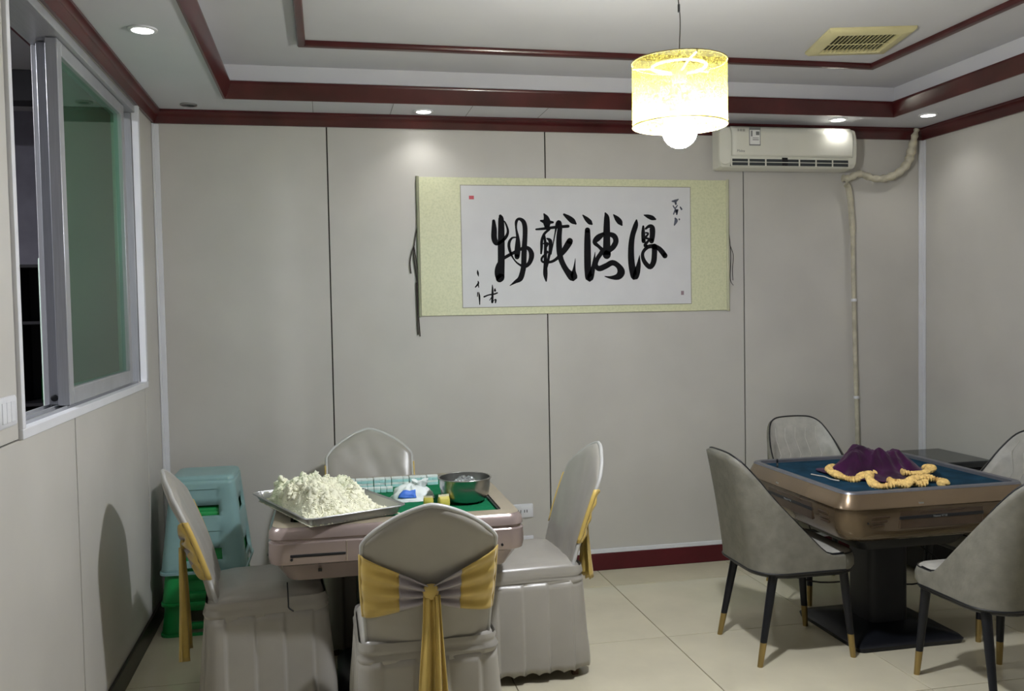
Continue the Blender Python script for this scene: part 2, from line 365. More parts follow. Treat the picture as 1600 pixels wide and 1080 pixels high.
# ceiling: raised centre, riser, soffit
OX0, OX1, OY0, OY1 = -0.462, 3.245, -1.9, 4.685
struct(box('ceiling', (LX-0.14, FY-0.12, TOPC), (RX+0.14, BY+0.13, TOPC+0.12), CEIL))
sof = struct(MB().box((LX-0.002, OY1, SOF), (RX+0.002, BY+0.002, TOPC-0.0005)).box((LX-0.002, FY, SOF), (RX+0.002, OY0, TOPC-0.0005))
     .box((LX-0.002, OY0, SOF), (OX0, OY1, TOPC-0.0005)).box((OX1, OY0, SOF), (RX+0.002, OY1, TOPC-0.0005)).build('ceiling_soffit', CEIL, smooth=False))
for jx in (-0.035, 0.375, 0.79, 1.2):
    box('joint_line', (jx-0.0012, OY1+0.002, SOF-0.0006), (jx+0.0012, BY-0.05, SOF+0.001), mat('soffit_joint', rgb(96, 96, 96), 0.8), sof)
def frame_sweep(x0, x1, y0, y1, prof):
    """prof: (inward offset, z) pairs swept round a rectangle, mitred corners"""
    loops = []
    for d, z in prof: loops.append([(x0+d,y0+d,z),(x1-d,y0+d,z),(x1-d,y1-d,z),(x0+d,y1-d,z)])
    return MB().loft(loops, False, False, wrap=True)
struct(frame_sweep(LX, RX, FY, BY, [(0.001,2.547),(0.014,2.547),(0.018,2.556),(0.03,2.575),(0.042,2.6),(0.05,2.604),(0.05,SOF-0.0008),(0.001,SOF-0.0008)]).build('trim_4', REDWOOD, angle=50))
struct(frame_sweep(OX0, OX1, OY0, OY1, [(-0.004,SOF-0.008),(0.006,SOF-0.008),(0.012,SOF+0.004),(0.022,SOF+0.02),(0.03,SOF+0.05),(0.036,SOF+0.056),(0.036,SOF+0.074),(0.001,SOF+0.074),(0.001,SOF-0.0005),(-0.004,SOF-0.0005)]).build('trim_5', REDWOOD, angle=50))
struct(frame_sweep(-0.092, 2.83, -1.45, 4.262, [(0,TOPC-0.0008),(0,TOPC-0.02),(0.005,TOPC-0.026),(0.03,TOPC-0.026),(0.036,TOPC-0.02),(0.036,TOPC-0.0008)]).build('trim_6', REDWOOD, angle=50))

# ---------------------------------------------------------------- window in the left wall
wn = tag(thing('window_1', 'sliding aluminium window with green tinted glass in the left wall', 'window', (LX, 3.72, WZ0)), kind='structure')
def wbox(name, lo, hi, mt, parent=wn, bevel=0.002):
    o = MB().box(tuple(a-b for a, b in zip(lo, (LX, 3.72, WZ0))), tuple(a-b for a, b in zip(hi, (LX, 3.72, WZ0)))).build(name, mt, parent, bevel=bevel)
    return o
x0, x1 = LX-0.138, LX-0.004
# white plastic surround
wbox('surround_sill', (LX-0.02, WY0-0.0, WZ0-0.0), (LX+0.012, WY1, WZ0+0.03), PVC)
wbox('surround_jamb', (LX-0.02, WY0, WZ0+0.03), (LX+0.012, WY0+0.028, WZ1), PVC)
wbox('surround_jamb', (LX-0.02, WY1-0.03, WZ0+0.03), (LX+0.012, WY1, WZ1), PVC)
# aluminium frame and tracks
wbox('bottom_track', (x0, WY0+0.001, WZ0+0.001), (LX-0.021, WY1-0.001, WZ0+0.022), ALU)
for dx in (-0.036, -0.078, -0.118): wbox('track_rail', (LX+dx-0.003, WY0+0.03, WZ0+0.022), (LX+dx+0.003, WY1-0.03, WZ0+0.036), ALU)
wbox('head_track', (x0, WY0+0.001, WZ1-0.035), (LX-0.003, WY1-0.001, WZ1-0.001), ALU)
wbox('side_jamb', (x0, WY0+0.001, WZ0+0.023), (LX-0.021, WY0+0.024, WZ1-0.036), ALU)
wbox('side_jamb', (x0, WY1-0.034, WZ0+0.023), (LX-0.021, WY1-0.001, WZ1-0.036), ALU)
def sash(xa, xb, ya, yb, st=0.055):
    s = wbox('sash', (xa, ya, WZ0+0.037), (xb, ya+st, WZ1-0.037), ALU, bevel=0.003)
    wbox('sash_stile', (xa, yb-st, WZ0+0.037), (xb, yb, WZ1-0.037), ALU, s, bevel=0.003)
    wbox('sash_rail', (xa, ya+st, WZ0+0.037), (xb, yb-st, WZ0+0.037+0.06), ALU, s, bevel=0.003)
    wbox('sash_rail', (xa, ya+st, WZ1-0.037-0.05), (xb, yb-st, WZ1-0.037), ALU, s, bevel=0.003)
    xm = (xa+xb)/2
    wbox('glass_pane', (xm-0.003, ya+st-0.004, WZ0+0.09), (xm+0.003, yb-st+0.004, WZ1-0.08), GREENGLASS, s, bevel=0)
    return s
s1 = sash(LX-0.062, LX-0.022, 3.395, 4.45)
s2 = sash(LX-0.108, LX-0.068, 3.455, 4.50)
box_ = wbox('rear_post', (LX-0.136, 3.50, WZ0+0.023), (LX-0.112, 3.56, WZ1-0.037), PVC)
for dy, zz in ((0.02, WZ0+0.06),):
    o = MB().lathe([(0.012,0),(0.012,0.008),(0.006,0.012)], n=12).build('roller_latch', BLACK, wn); o.rotation_euler = (PI/2, 0, 0); o.location = (-0.088, 3.454-3.72, zz-WZ0)
# dim room beyond the window
BX0, BYE = -4.2, 7.2
struct(box('floor_beyond', (BX0, 1.0, -0.06), (LX-0.145, BYE, 0), GROUT))
struct(box('ceiling_beyond', (BX0, 1.0, 3.05), (LX-0.0, BYE, 3.15), CEIL))
struct(box('wall_beyond', (BX0-0.1, 1.0, 0), (BX0, BYE, 3.1), GREYWALL))
struct(box('wall_beyond_end', (BX0, BYE, 0), (LX, BYE+0.1, 3.1), GREYWALL))
struct(box('wall_beyond_near', (BX0, 0.9, 0), (LX-0.145, 1.0, 3.1), GREYWALL))
struct(box('wall_beyond_pier', (-1.345, BY+0.01, 0), (LX-0.143, BYE-0.01, 3.049), mat('dim_green_grey_wall', rgb(104, 110, 106), 0.8)))
struct(box('wall_beyond_upper', (LX-0.14, FY, 2.955), (LX-0.0, BYE-0.01, 3.049), GREYWALL))
struct(MB().box((-1.345, BY-0.035, 2.55), (LX-0.145, BY+0.009, 2.63)).build('trim_7', REDWOOD, bevel=0.006))
struct(MB().box((LX-0.19, 1.0, 2.55), (LX-0.142, BY-0.037, 2.63)).build('trim_8', REDWOOD, bevel=0.006))
struct(box('trim_9', (BX0+0.01, 6.0, 2.86), (-1.36, 6.16, 3.049), DARKWALL, bevel=0.004))

# invented pale board, dark shelf unit and bottles in the room beyond
pc = thing('pale_board', 'invented pale mint board behind the lower part of the green window glass', 'pale_board', (-1.18, 4.84, 0))  # invented board, makes the lower part of the pane paler
box('carcass', (-0.16, -0.15, 0.03), (0.16, 0.15, 1.83), mat('mint_board', rgb(216, 236, 222), 0.5), pc, bevel=0.005)
dr = box('pale_board_door', (-0.155, -0.166, 0.06), (0.155, -0.151, 1.81), MATS['mint_board'], pc, bevel=0.003)
box('handle', (0.12, -0.186, 0.95), (0.132, -0.167, 1.1), ALU, dr, bevel=0.003)
box('plinth', (-0.15, -0.14, 0), (0.15, 0.14, 0.03), GREY_D, pc)
sh = thing('shelf_unit', 'dark shelf unit in the dim room behind the open window', 'shelf', (-1.72, 6.75, 0))
for sx in (-0.34, 0.32): box('side_panel', (sx, -0.2, 0), (sx+0.02, 0.2, 1.9), DARKWALL, sh)
box('back_panel', (-0.32, 0.18, 0), (0.32, 0.2, 1.9), DARKWALL, sh)
for z in (0.05, 0.95, 1.5, 1.88): box('shelf', (-0.32, -0.2, z), (0.32, 0.18, z+0.02), DARKWALL, sh)
gb = mat('green_bottle_glass', rgb(26, 92, 44), 0.15)
for i, (dx, lab) in enumerate(((0.0, 'dark green bottle on the dim shelf, nearer the window frame'), (-0.14, 'dark green bottle on the dim shelf, nearer the white window trim'))):
    bt = thing('bottle', lab, 'bottle', (-1.72+dx, 6.62, 0.97), group='bottles on the dim shelf')
    MB().lathe([(0.035,0),(0.036,0.01),(0.036,0.16),(0.03,0.19),(0.014,0.22),(0.013,0.27)], n=16).build('glass_body', gb, bt)
    MB().lathe([(0.015,0.268),(0.015,0.29)], n=12).build('cap', BLACK, bt)
cl = thing('added_room_lamp', 'added unseen lamp that lights the room beyond the window', 'lamp', (-2.6, 3.4, 3.05))  # unseen lamp, added to brighten the room beyond the window
MB().lathe([(0.16,0),(0.16,-0.03),(0.14,-0.05)], n=32).build('lamp_base', PVC, cl)
MB().lathe([(0.138,-0.051),(0.1,-0.07),(0.04,-0.078)], n=32).build('diffuser', emit('added_lamp_glow', (0.93, 0.95, 1.0), 420.0), cl)

# ---------------------------------------------------------------- recessed downlights
def downlight(x, y, lab, lit=True):
    t = thing('downlight', lab, 'downlight', (x, y, SOF), group='recessed ceiling downlights')
    MB().lathe([(0.040,-0.0005),(0.053,-0.0005),(0.053,-0.006),(0.046,-0.009),(0.040,-0.008)], n=28, cap0=False, cap1=False).build('ring', PVC, t)
    MB().lathe([(0.041,-0.001),(0.041,-0.0045)], n=28).build('lens', emit('downlight_lens', (1, 0.99, 0.95), 14.0) if lit else mat('unlit_lens', rgb(150, 150, 150), 0.3), t)
    if lit:
        ld = bpy.data.lights.new('downlight_beam', 'SPOT'); ld.energy = DOWNLIGHT_POWER; ld.spot_size = math.radians(125); ld.spot_blend = 0.9; ld.shadow_soft_size = 0.035; ld.color = (1, 0.99, 0.97)
        lo = bpy.data.objects.new('downlight_beam', ld); col.objects.link(lo); lo.parent = t; lo.location = (0, 0, -0.02)
    return t
downlight(-0.64, 3.615, 'lit round downlight in soffit above the green window')
downlight(0.546, 4.87, 'lit round downlight in soffit above the calligraphy scroll')
downlight(2.96, 4.80, 'lit round downlight in soffit just above the air conditioner')
downlight(3.42, 4.62, 'lit round downlight in the soffit corner beside right wall')
downlight(3.46, 2.6, 'added fill downlight in right soffit outside the picture')  # this and the next are unseen, put in for extra light
downlight(-0.64, 1.6, 'added fill downlight in left soffit outside the picture')
downlight(3.46, 0.5, 'added fill downlight in right soffit beside the viewer')  # these last four are unseen, added to raise the ambient light
downlight(-0.66, -0.4, 'added fill downlight in left soffit beside the viewer')
downlight(0.6, -2.1, 'added fill downlight in soffit behind the viewer, left')
downlight(2.4, -2.1, 'added fill downlight in soffit behind the viewer, right')
sp = thing('ceiling_sensor', 'small unlit round fitting in the left back soffit corner', 'ceiling fitting', (-0.652, 4.86, SOF))
MB().lathe([(0.03,-0.0005),(0.042,-0.0005),(0.042,-0.006),(0.03,-0.008)], n=24, cap0=False, cap1=False).build('ring', STEEL, sp)
MB().lathe([(0.031,-0.001),(0.024,-0.004)], n=24).build('lens', GREY_D, sp)
for hx_, hz_ in ((-0.805, 2.515), (0.19, 2.508)):
    pass

# ---------------------------------------------------------------- pendant lamp
PX, PY = 1.125, 2.73
pl = thing('pendant_lamp', 'lit yellow drum pendant lamp hanging on a thin wire', 'lamp', (PX, PY, TOPC))
zt, zb_ = 2.318-TOPC, 2.118-TOPC
sd = MB().loft([[(0.15*math.cos(a), 0.15*math.sin(a), z) for a in [2*PI*k/64 for k in range(64)]] for z in [lerp(zb_, zt, i/4) for i in range(5)]], False, False).build('shade', SHADE, pl, solid=0.0)
for z in (zb_, zt):
    MB().tube([(0.15*math.cos(2*PI*k/64), 0.15*math.sin(2*PI*k/64), z) for k in range(64)], 0.0022, 6, closed=True).build('hoop', mat('shade_hoop', rgb(150, 138, 90), 0.5), sd)
MB().tube([(0.085*math.cos(2*PI*k/40), 0.085*math.sin(2*PI*k/40), zt-0.012) for k in range(40)], 0.005, 6, closed=True).build('spider_ring', PVC, sd)
for k in range(3):
    a = 2*PI*k/3+0.5
    MB().tube([(0.02*math.cos(a), 0.02*math.sin(a), zt-0.03), (0.085*math.cos(a), 0.085*math.sin(a), zt-0.012), (0.149*math.cos(a), 0.149*math.sin(a), zt-0.006)], 0.003, 6).build('spider_arm', PVC, sd)
MB().lathe([(0.018,zt-0.005),(0.024,zt-0.02),(0.024,zt-0.07),(0.02,zt-0.075)], n=20).build('lamp_holder', PVC, pl)
zc = 2.102-TOPC; RB = 0.055
MB().lathe([(0.02,zt-0.074),(0.026,zt-0.085),(0.036,zc+0.045),(0.0452,zc+0.0315)], n=24).build('bulb_housing', PVC, pl)
dome = [(RB*math.cos(math.radians(a)), zc+RB*math.sin(math.radians(a))) for a in (34, 22, 11, 0, -15, -30, -45, -60, -75, -86)]
MB().lathe(dome, n=28).build('bulb', emit('bulb_light', (0.96, 0.98, 1.04), BULB_STRENGTH), pl)
pts = catmull([(0,0,zt-0.005),(0.002,0,zt+0.06),(0.006,0.003,zt+0.14),(-0.003,0,zt+0.24),(0.0,0,-0.02)], 6)
MB().tube(pts, 0.0018, 6).build('wire', GREY_D, pl)
for z in (zt+0.02, zt+0.17): MB().tube([(0.001,0,z-0.012),(0.001,0,z+0.012)], 0.0042, 8).build('wire_joint', GREY_D, pl)
MB().lathe([(0.05,-0.0005),(0.05,-0.012),(0.04,-0.024),(0.008,-0.028)], n=24).build('ceiling_rose', PVC, pl)

# ---------------------------------------------------------------- exhaust grille in the ceiling
vt = thing('ceiling_vent', 'yellowed square exhaust grille with slats in the ceiling', 'vent', (2.487, 3.858, TOPC), rz=-0.235)
h = 0.195
MB().loft([rr(h,h,0.006,-0.0008,2), rr(h,h,0.006,-0.010,2), rr(h-0.012,h-0.012,0.006,-0.022,2), rr(h-0.05,h-0.05,0.004,-0.024,2), rr(h-0.055,h-0.055,0.004,-0.004,2)], False, False).build('frame', CREAM, vt)
box('backing', (-h+0.05,-h+0.05,-0.006), (h-0.05,h-0.05,-0.001), mat('vent_dark', rgb(70, 66, 50), 0.8), vt)
for k in range(15):
    x = -h+0.062+k*(2*h-0.124)/14
    MB().add([(x-0.007,-h+0.054,-0.022),(x-0.007,h-0.054,-0.022),(x+0.004,h-0.054,-0.0085),(x+0.004,-h+0.054,-0.0085),(x-0.009,-h+0.054,-0.0205),(x-0.009,h-0.054,-0.0205),(x+0.002,h-0.054,-0.007),(x+0.002,-h+0.054,-0.007)],
             [(3,2,1,0),(4,5,6,7),(1,5,4,0),(2,6,5,1),(3,7,6,2),(0,4,7,3)]).build('slat', CREAM, vt, smooth=False)
box('cross_bar', (-h+0.05,-0.002,-0.0235), (h-0.05,0.002,-0.0205), CREAM, vt)

# ---------------------------------------------------------------- air conditioner
ac = thing('air_conditioner', 'white split air conditioner mounted high on the back wall', 'air conditioner', (2.675, BY-0.052, 2.33))
W2 = 0.425
def acsec(x, k=1.0):   # profile in (y,z); y negative towards the room
    P = [(0,0.002),(-0.06,0.0),(-0.115,0.008),(-0.135,0.03),(-0.143,0.07),(-0.147,0.13),(-0.143,0.19),(-0.128,0.232),(-0.10,0.243),(0,0.244)]
    c = (-0.07, 0.12)
    return [(x, c[0]+(a-c[0])*k, c[1]+(b-c[1])*k) for a, b in P]
MB().loft([acsec(-W2,0.94),acsec(-W2+0.012,0.99),acsec(-W2+0.03),acsec(W2-0.03),acsec(W2-0.012,0.99),acsec(W2,0.94)]).build('body', AC_W, ac, angle=30)
fp = []
for i in range(13):
    t = i/12; z = lerp(0.068, 0.236, t); y = -0.152-0.006*math.sin(PI*t)+0.022*smooth01((t-0.8)/0.2)
    fp.append((y, z))
MB().grid(lambda a, b: (lerp(-W2+0.052, W2-0.006, a), fp[int(round(b*12))][0]+0.035*smooth01((a-0.965)/0.035)**2, fp[int(round(b*12))][1]), 24, 12).build('front_panel', AC_W, ac, solid=0.008)
MB().loft([rr(0.036,0.105,0.035,0,8), rr(0.034,0.103,0.033,0.012,8)]).build('end_cap', AC_W, ac)
e = [o for o in bpy.data.objects if o.name.startswith('end_cap')][-1]; e.rotation_euler = (PI/2, 0, 0); e.location = (-W2+0.012, -0.140, 0.122)
box('outlet_recess', (-W2+0.055, -0.1395, 0.012), (W2-0.05, -0.1, 0.064), AC_D, ac)
for k in range(8):
    x = -W2+0.055+k*(2*W2-0.105)/7
    box('louvre_fin', (x-0.004,-0.1425,0.010), (x+0.004,-0.1395,0.066), AC_W, ac)
for z in (0.012, 0.034, 0.064): box('louvre_blade', (-W2+0.05,-0.1445,z-0.002), (W2-0.046,-0.1405,z+0.002), AC_W, ac)
box('louvre_motor', (-0.055,-0.1435,0.012), (-0.02,-0.1405,0.064), BLACK, ac)
lb = box('energy_label', (-W2+0.155, -0.1622, 0.125), (-W2+0.225, -0.1598, 0.228), mat('label_white', rgb(226, 226, 222), 0.5), ac)
def lm(x0, x1, z0, z1, mt=GREYPRINT): box('label_print', (-W2+0.155+x0*0.07, -0.1632, 0.125+z0*0.103), (-W2+0.155+x1*0.07, -0.1621, 0.125+z1*0.103), mt, lb)
lm(0,1,0.86,1); lm(0,0.05,0,0.86); lm(0.95,1,0,0.86); lm(0,1,0,0.06); lm(0.16,0.28,0.5,0.82); lm(0.6,0.9,0.58,0.78); lm(0.3,0.85,0.3,0.34); lm(0.3,0.85,0.4,0.43)
def text_obj(name, body, size, material, parent, loc, rot, depth=0.0006):
    cu = bpy.data.curves.new(name, 'FONT'); cu.body = body; cu.size = size; cu.extrude = depth; cu.align_x = 'CENTER'
    to = bpy.data.objects.new(name, cu); col.objects.link(to)
    bpy.context.view_layer.update()
    me = bpy.data.meshes.new_from_object(to.evaluated_get(bpy.context.evaluated_depsgraph_get()))
    bpy.data.objects.remove(to); me.name = name
    me.materials.clear(); me.materials.append(material)
    o = bpy.data.objects.new(name, me); col.objects.link(o); o.parent = parent; o.location = loc; o.rotation_euler = rot
    return o
text_obj('lettering', 'Midea', 0.02, GREYPRINT, ac, (-W2+0.105, -0.159, 0.088), (PI/2, 0, 0))
for k, (a, b) in enumerate(((0.085,0.095),(0.099,0.112),(0.116,0.13))):
    box('top_print', (-W2+a, -0.1605, 0.205), (-W2+b, -0.1585, 0.219), mat('pale_grey_print', rgb(170, 168, 158), 0.6), ac)
# insulated pipes
pp = thing('insulated_pipe', 'beige wrapped pipe curving from air conditioner up into cornice', 'pipe', (3.12, BY-0.06, 2.3))
P = [(3.088,0,2.300),(3.13,-0.01,2.298),(3.2,-0.005,2.326),(3.3,0.005,2.300),(3.38,0.0,2.302),(3.47,0,2.335),(3.535,0,2.40),(3.56,0,2.47),(3.572,-0.012,2.55),(3.585,-0.02,2.605)]
pts = [(x-3.12, y, z-2.3) for x, y, z in catmull(P, 6)]
MB().tube(pts, [0.02+0.004*math.sin(i*1.7)+0.006*smooth01((i-15)/25)-0.012*smooth01((i-42)/12) for i in range(len(pts))], 12).build('pipe_sleeve', PIPE, pp)
dp = thing('drain_pipe', 'pale wrapped drain pipe running down the back wall', 'pipe', (3.16, BY-0.03, 0.0))
P = [(3.122,-0.02,2.262),(3.145,-0.01,2.23),(3.168,0,2.1),(3.176,0,1.95),(3.181,0,1.65),(3.19,0,1.25),(3.2,0,0.9),(3.21,0,0.5),(3.212,0,0.14)]
pts = [(x-3.16, y, z) for x, y, z in catmull(P, 6)]
MB().tube(pts, [0.017 if p[2] > 1.95 else 0.0125 for p in pts], 10).build('pipe_sleeve', PIPE, dp)
for z in (1.55, 0.95): MB().lathe([(0.015,z),(0.017,z+0.004),(0.017,z+0.014),(0.015,z+0.018)], (0.024 if z > 1.2 else 0.039, 0, 0), 12, False, False).build('clip', PVC, dp)

# ---------------------------------------------------------------- hanging scroll with calligraphy
sc = thing('hanging_scroll', 'wide calligraphy scroll in pale yellow brocade on the back wall', 'scroll', (1.44, BY-0.004, 1.9))
sx0, sx1, sz0, sz1 = -0.916, 0.916, -0.387, 0.384
MB().box((sx0,-0.008,sz0), (sx1,-0.001,sz1)).build('brocade_mount', BROCADE, sc, bevel=0.001)
px0, px1, pz0, pz1 = -0.68, 0.685, -0.343, 0.339
MB().box((px0,-0.0094,pz0), (px1,-0.0081,pz1)).build('paper', PAPER, sc, smooth=False)
for lo, hi in (((px0-0.004,pz0-0.004),(px1+0.004,pz0)), ((px0-0.004,pz1),(px1+0.004,pz1+0.004)), ((px0-0.004,pz0),(px0,pz1)), ((px1,pz0),(px1+0.004,pz1))):
    box('paper_edge', (lo[0],-0.0092,lo[1]), (hi[0],-0.0081,hi[1]), mat('grey_line', rgb(150, 148, 130), 0.8), sc)
for sx in (sx0-0.006, sx1+0.006):
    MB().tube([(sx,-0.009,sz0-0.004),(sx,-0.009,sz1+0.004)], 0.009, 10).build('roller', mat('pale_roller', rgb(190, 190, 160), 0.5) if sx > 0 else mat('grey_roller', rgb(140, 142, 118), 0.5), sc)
def strokes(st):
    mb = MB()
    for s in st:
        P = catmull(s, 5); L = []; Rr = []
        n = len(P)
        for i in range(n):
            a, b = P[max(i-1,0)], P[min(i+1,n-1)]
            tx, tz = b[0]-a[0], b[1]-a[1]; d = math.hypot(tx, tz) or 1
            nx, nz = -tz/d, tx/d; hw = max(P[i][2]*1.3, 1)/2
            L.append((P[i][0]+nx*hw, P[i][1]+nz*hw)); Rr.append((P[i][0]-nx*hw, P[i][1]-nz*hw))
        def cap(c, hw, ang):
            return [(c[0]+hw*math.cos(ang-k*PI/6), c[1]+hw*math.sin(ang-k*PI/6)) for k in range(1, 6)]
        k0 = len(mb.v); y = -0.0101-0.00001*(len(mb.f) % 7)
        vs_ = [(x/1000, y, z/1000) for pair in zip(L, Rr) for x, z in pair]
        mb.add(vs_, [(2*i, 2*i+1, 2*i+3, 2*i+2) for i in range(n-1)])
        for e_, sgn in ((0, 1), (n-1, -1)):
            hw = max(P[e_][2]*1.3, 1)/2
            mb.add([(P[e_][0]/1000+hw/1000*math.cos(2*PI*k/14), y, P[e_][1]/1000+hw/1000*math.sin(2*PI*k/14)) for k in range(14)], [tuple(range(14))])
    return mb
for c in range(4):
    strokes([s for k, s in STROKES if k == c]).build('ink_character', INK, sc, smooth=False)
FADED = mat('faded_ink', rgb(96, 100, 112), 0.8)
for c, cuts, mt in ((4, (0, 1, 3, 5, 10), INK), (5, (0, 2, 6, 8), FADED)):
    S_ = [s for k, s in STROKES if k == c]
    for a, b in zip(cuts[:-1], cuts[1:]): strokes(S_[a:b]).build('ink_signature', mt, sc, smooth=False)
box('red_seal', (-0.634,-0.0101,0.262), (-0.606,-0.0095,0.282), SEAL, sc)
box('small_seal', (0.622,-0.0101,-0.292), (0.64,-0.0095,-0.268), mat('faded_seal', rgb(150, 130, 135), 0.8), sc)
def ribbon(pts, wd):
    mb = MB(); P = catmull(pts, 6)
    mb.loft([[(x-wd/2, y, z), (x+wd/2, y+0.002, z), (x+wd/2, y+0.003, z), (x-wd/2, y+0.001, z)] for x, y, z in P]); return mb
for pts in ([(-0.925,-0.012,0.12),(-0.945,-0.012,0.02),(-0.95,-0.012,-0.06),(-0.935,-0.012,-0.2),(-0.932,-0.012,-0.36),(-0.925,-0.012,-0.5)],
            [(-0.945,-0.014,0.01),(-0.96,-0.014,-0.03),(-0.972,-0.013,-0.09),(-0.968,-0.013,-0.15)], [(-0.948,-0.013,0.0),(-0.935,-0.013,-0.1),(-0.928,-0.013,-0.22)],
            [(-0.94,-0.014,-0.2),(-0.938,-0.014,-0.4),(-0.936,-0.013,-0.49)]):
    ribbon(pts, 0.006).build('tie_ribbon', STRING, sc)
for pts in ([(0.92,-0.012,0.13),(0.935,-0.012,0.02),(0.94,-0.012,-0.08),(0.935,-0.012,-0.2),(0.955,-0.012,-0.24)], [(0.935,-0.013,0.0),(0.955,-0.013,-0.06),(0.95,-0.012,-0.14),(0.952,-0.012,-0.21)]):
    ribbon(pts, 0.005).build('tie_ribbon', STRING, sc)

# ---------------------------------------------------------------- sockets and switch
def socket(lab, x, z, holes=True):
    t = thing('wall_socket', lab, 'socket', (x, BY, z))
    MB().loft([rr(0.06,0.04,0.006,0.0006,3), rr(0.06,0.04,0.006,0.006,3), rr(0.055,0.035,0.006,0.010,3)]).build('plate', PVC, t).rotation_euler = (PI/2, 0, 0)
    for dx in (-0.028, -0.014, 0.008, 0.022): box('slot', (dx-0.002,-0.0112,-0.008), (dx+0.002,-0.0098,0.008), BLACK, t)
    return t
socket('white wall socket above the skirting beside the rose gold table', 1.085, 0.38)
socket('white wall socket low on the back wall behind covered chair', 1.085, 0.195)
sw = thing('light_switch', 'white rocker switch plate on the left wall beside the window', 'switch', (LX, 2.66, 1.288))
MB().loft([rr(0.075,0.042,0.006,0.0006,3), rr(0.075,0.042,0.006,0.008,3), rr(0.07,0.037,0.006,0.012,3)]).build('plate', PVC, sw).rotation_euler = (PI/2, 0, PI/2)
for dy in (-0.034, 0.0, 0.034): box('rocker', (0.0115,dy-0.015,-0.028), (0.0145,dy+0.015,0.028), PVC, sw, bevel=0.001)

# ================================================================ MAHJONG TABLES
def ring(hx, rad, prof, n=7):
    return MB().loft([rr(hx+d, hx+d, rad+d*0.7, z, n) for d, z in prof], False, False)
# ---- rose gold table
tl = thing('mahjong_table', 'rose gold mahjong table with green felt holding a rice tray', 'table', (0.252, 3.815, 0))
A = 0.475; TZ = 0.765
MB().loft([rr(A-0.075,A-0.075,0.02,TZ-0.014,7), rr(A-0.075,A-0.075,0.02,TZ,7), rr(A-0.03,A-0.03,0.05,TZ,7), rr(A-0.012,A-0.012,0.055,TZ-0.004,7)], False, False).build('top_rim', ROSE_TOP, tl, angle=30)
MB().box((-A+0.07,-A+0.07,TZ-0.03), (A-0.07,A-0.07,TZ-0.012)).build('felt', FELT_G, tl, smooth=False)
for dx, dy, w_, d_ in ((0,A-0.081,A-0.082,0.004),(0,-A+0.081,A-0.082,0.004),(A-0.081,0,0.004,A-0.09),(-A+0.081,0,0.004,A-0.09)):
    box('felt_edge', (dx-w_,dy-d_,TZ-0.0118), (dx+w_,dy+d_,TZ-0.004), BLACK, tl)
MB().loft([rr(A-0.012,A-0.012,0.055,TZ-0.0045,7), rr(A+0.0,A+0.0,0.06,TZ-0.018,7), rr(A+0.003,A+0.003,0.06,TZ-0.045,7), rr(A-0.004,A-0.004,0.06,TZ-0.05,7), rr(A-0.003,A-0.003,0.06,TZ-0.056,7),
     rr(A+0.004,A+0.004,0.06,TZ-0.062,7), rr(A+0.006,A+0.006,0.06,TZ-0.11,7), rr(A+0.001,A+0.001,0.06,TZ-0.138,7), rr(A-0.015,A-0.015,0.06,TZ-0.146,7), rr(A-0.02,A-0.02,0.06,TZ-0.15,7),
     rr(A-0.045,A-0.045,0.06,TZ-0.19,7), rr(A-0.058,A-0.058,0.06,TZ-0.213,7)], False, True).build('body', ROSE, tl, angle=40)
def on_sides(fn):
    for k in range(4): fn(k*PI/2)
def side_details_rose(a):
    R_ = Matrix.Rotation(a, 4, 'Z')
    def B(name, lo, hi, mt, bv=0.0):
        o = MB().box(lo, hi).build(name, mt, tl, smooth=bool(bv), bevel=bv); o.matrix_local = R_; return o
    y = -A-0.006
    B('tile_slot', (-0.4,y-0.0015,TZ-0.112), (-0.2,y+0.01,TZ-0.1), BLACK, 0.003)
    B('tile_slot', (0.2,y-0.0015,TZ-0.112), (0.36,y+0.01,TZ-0.103), ROSE_TOP, 0.003)
    B('joint_line', (-0.197,y-0.001,TZ-0.134), (-0.195,y+0.01,TZ-0.062), ROSE_TOP)
    B('joint_line', (0.195,y-0.001,TZ-0.134), (0.197,y+0.01,TZ-0.062), ROSE_TOP)
    for x in (-0.395, 0.385): 
        o = MB().lathe([(0.005,0),(0.005,0.004)], n=12).build('button', BLACK, tl); o.matrix_local = R_ @ Matrix.Translation((x, y, TZ-0.118)) @ Matrix.Rotation(PI/2, 4, 'X')
    B('lock', (-0.302,-A+0.022,TZ-0.176), (-0.288,-A+0.045,TZ-0.166), BLACK)
on_sides(side_details_rose)
MB().tube(catmull([(-0.415,-0.425,TZ-0.215),(-0.413,-0.425,TZ-0.29),(-0.412,-0.425,TZ-0.31),(-0.395,-0.425,TZ-0.325)],4), 0.003, 6).build('hanging_wire', BLACK, tl)
MB().loft([rr(0.16,0.16,0.05,0.05,6), rr(0.15,0.15,0.05,0.2,6), rr(0.15,0.15,0.05,0.5,6), rr(0.2,0.2,0.05,TZ-0.212,6)]).build('column', GREY_D, tl)
MB().loft([rr(0.235,0.235,0.06,0.0,6), rr(0.24,0.24,0.06,0.02,6), rr(0.22,0.22,0.06,0.045,6), rr(0.17,0.17,0.05,0.058,6)]).build('base_plate', BLACK, tl)
for sx in (-1, 1): box('column_strip', (sx*0.13-0.012,-0.155,0.06), (sx*0.13+0.012,-0.149,0.5), ALU, tl)

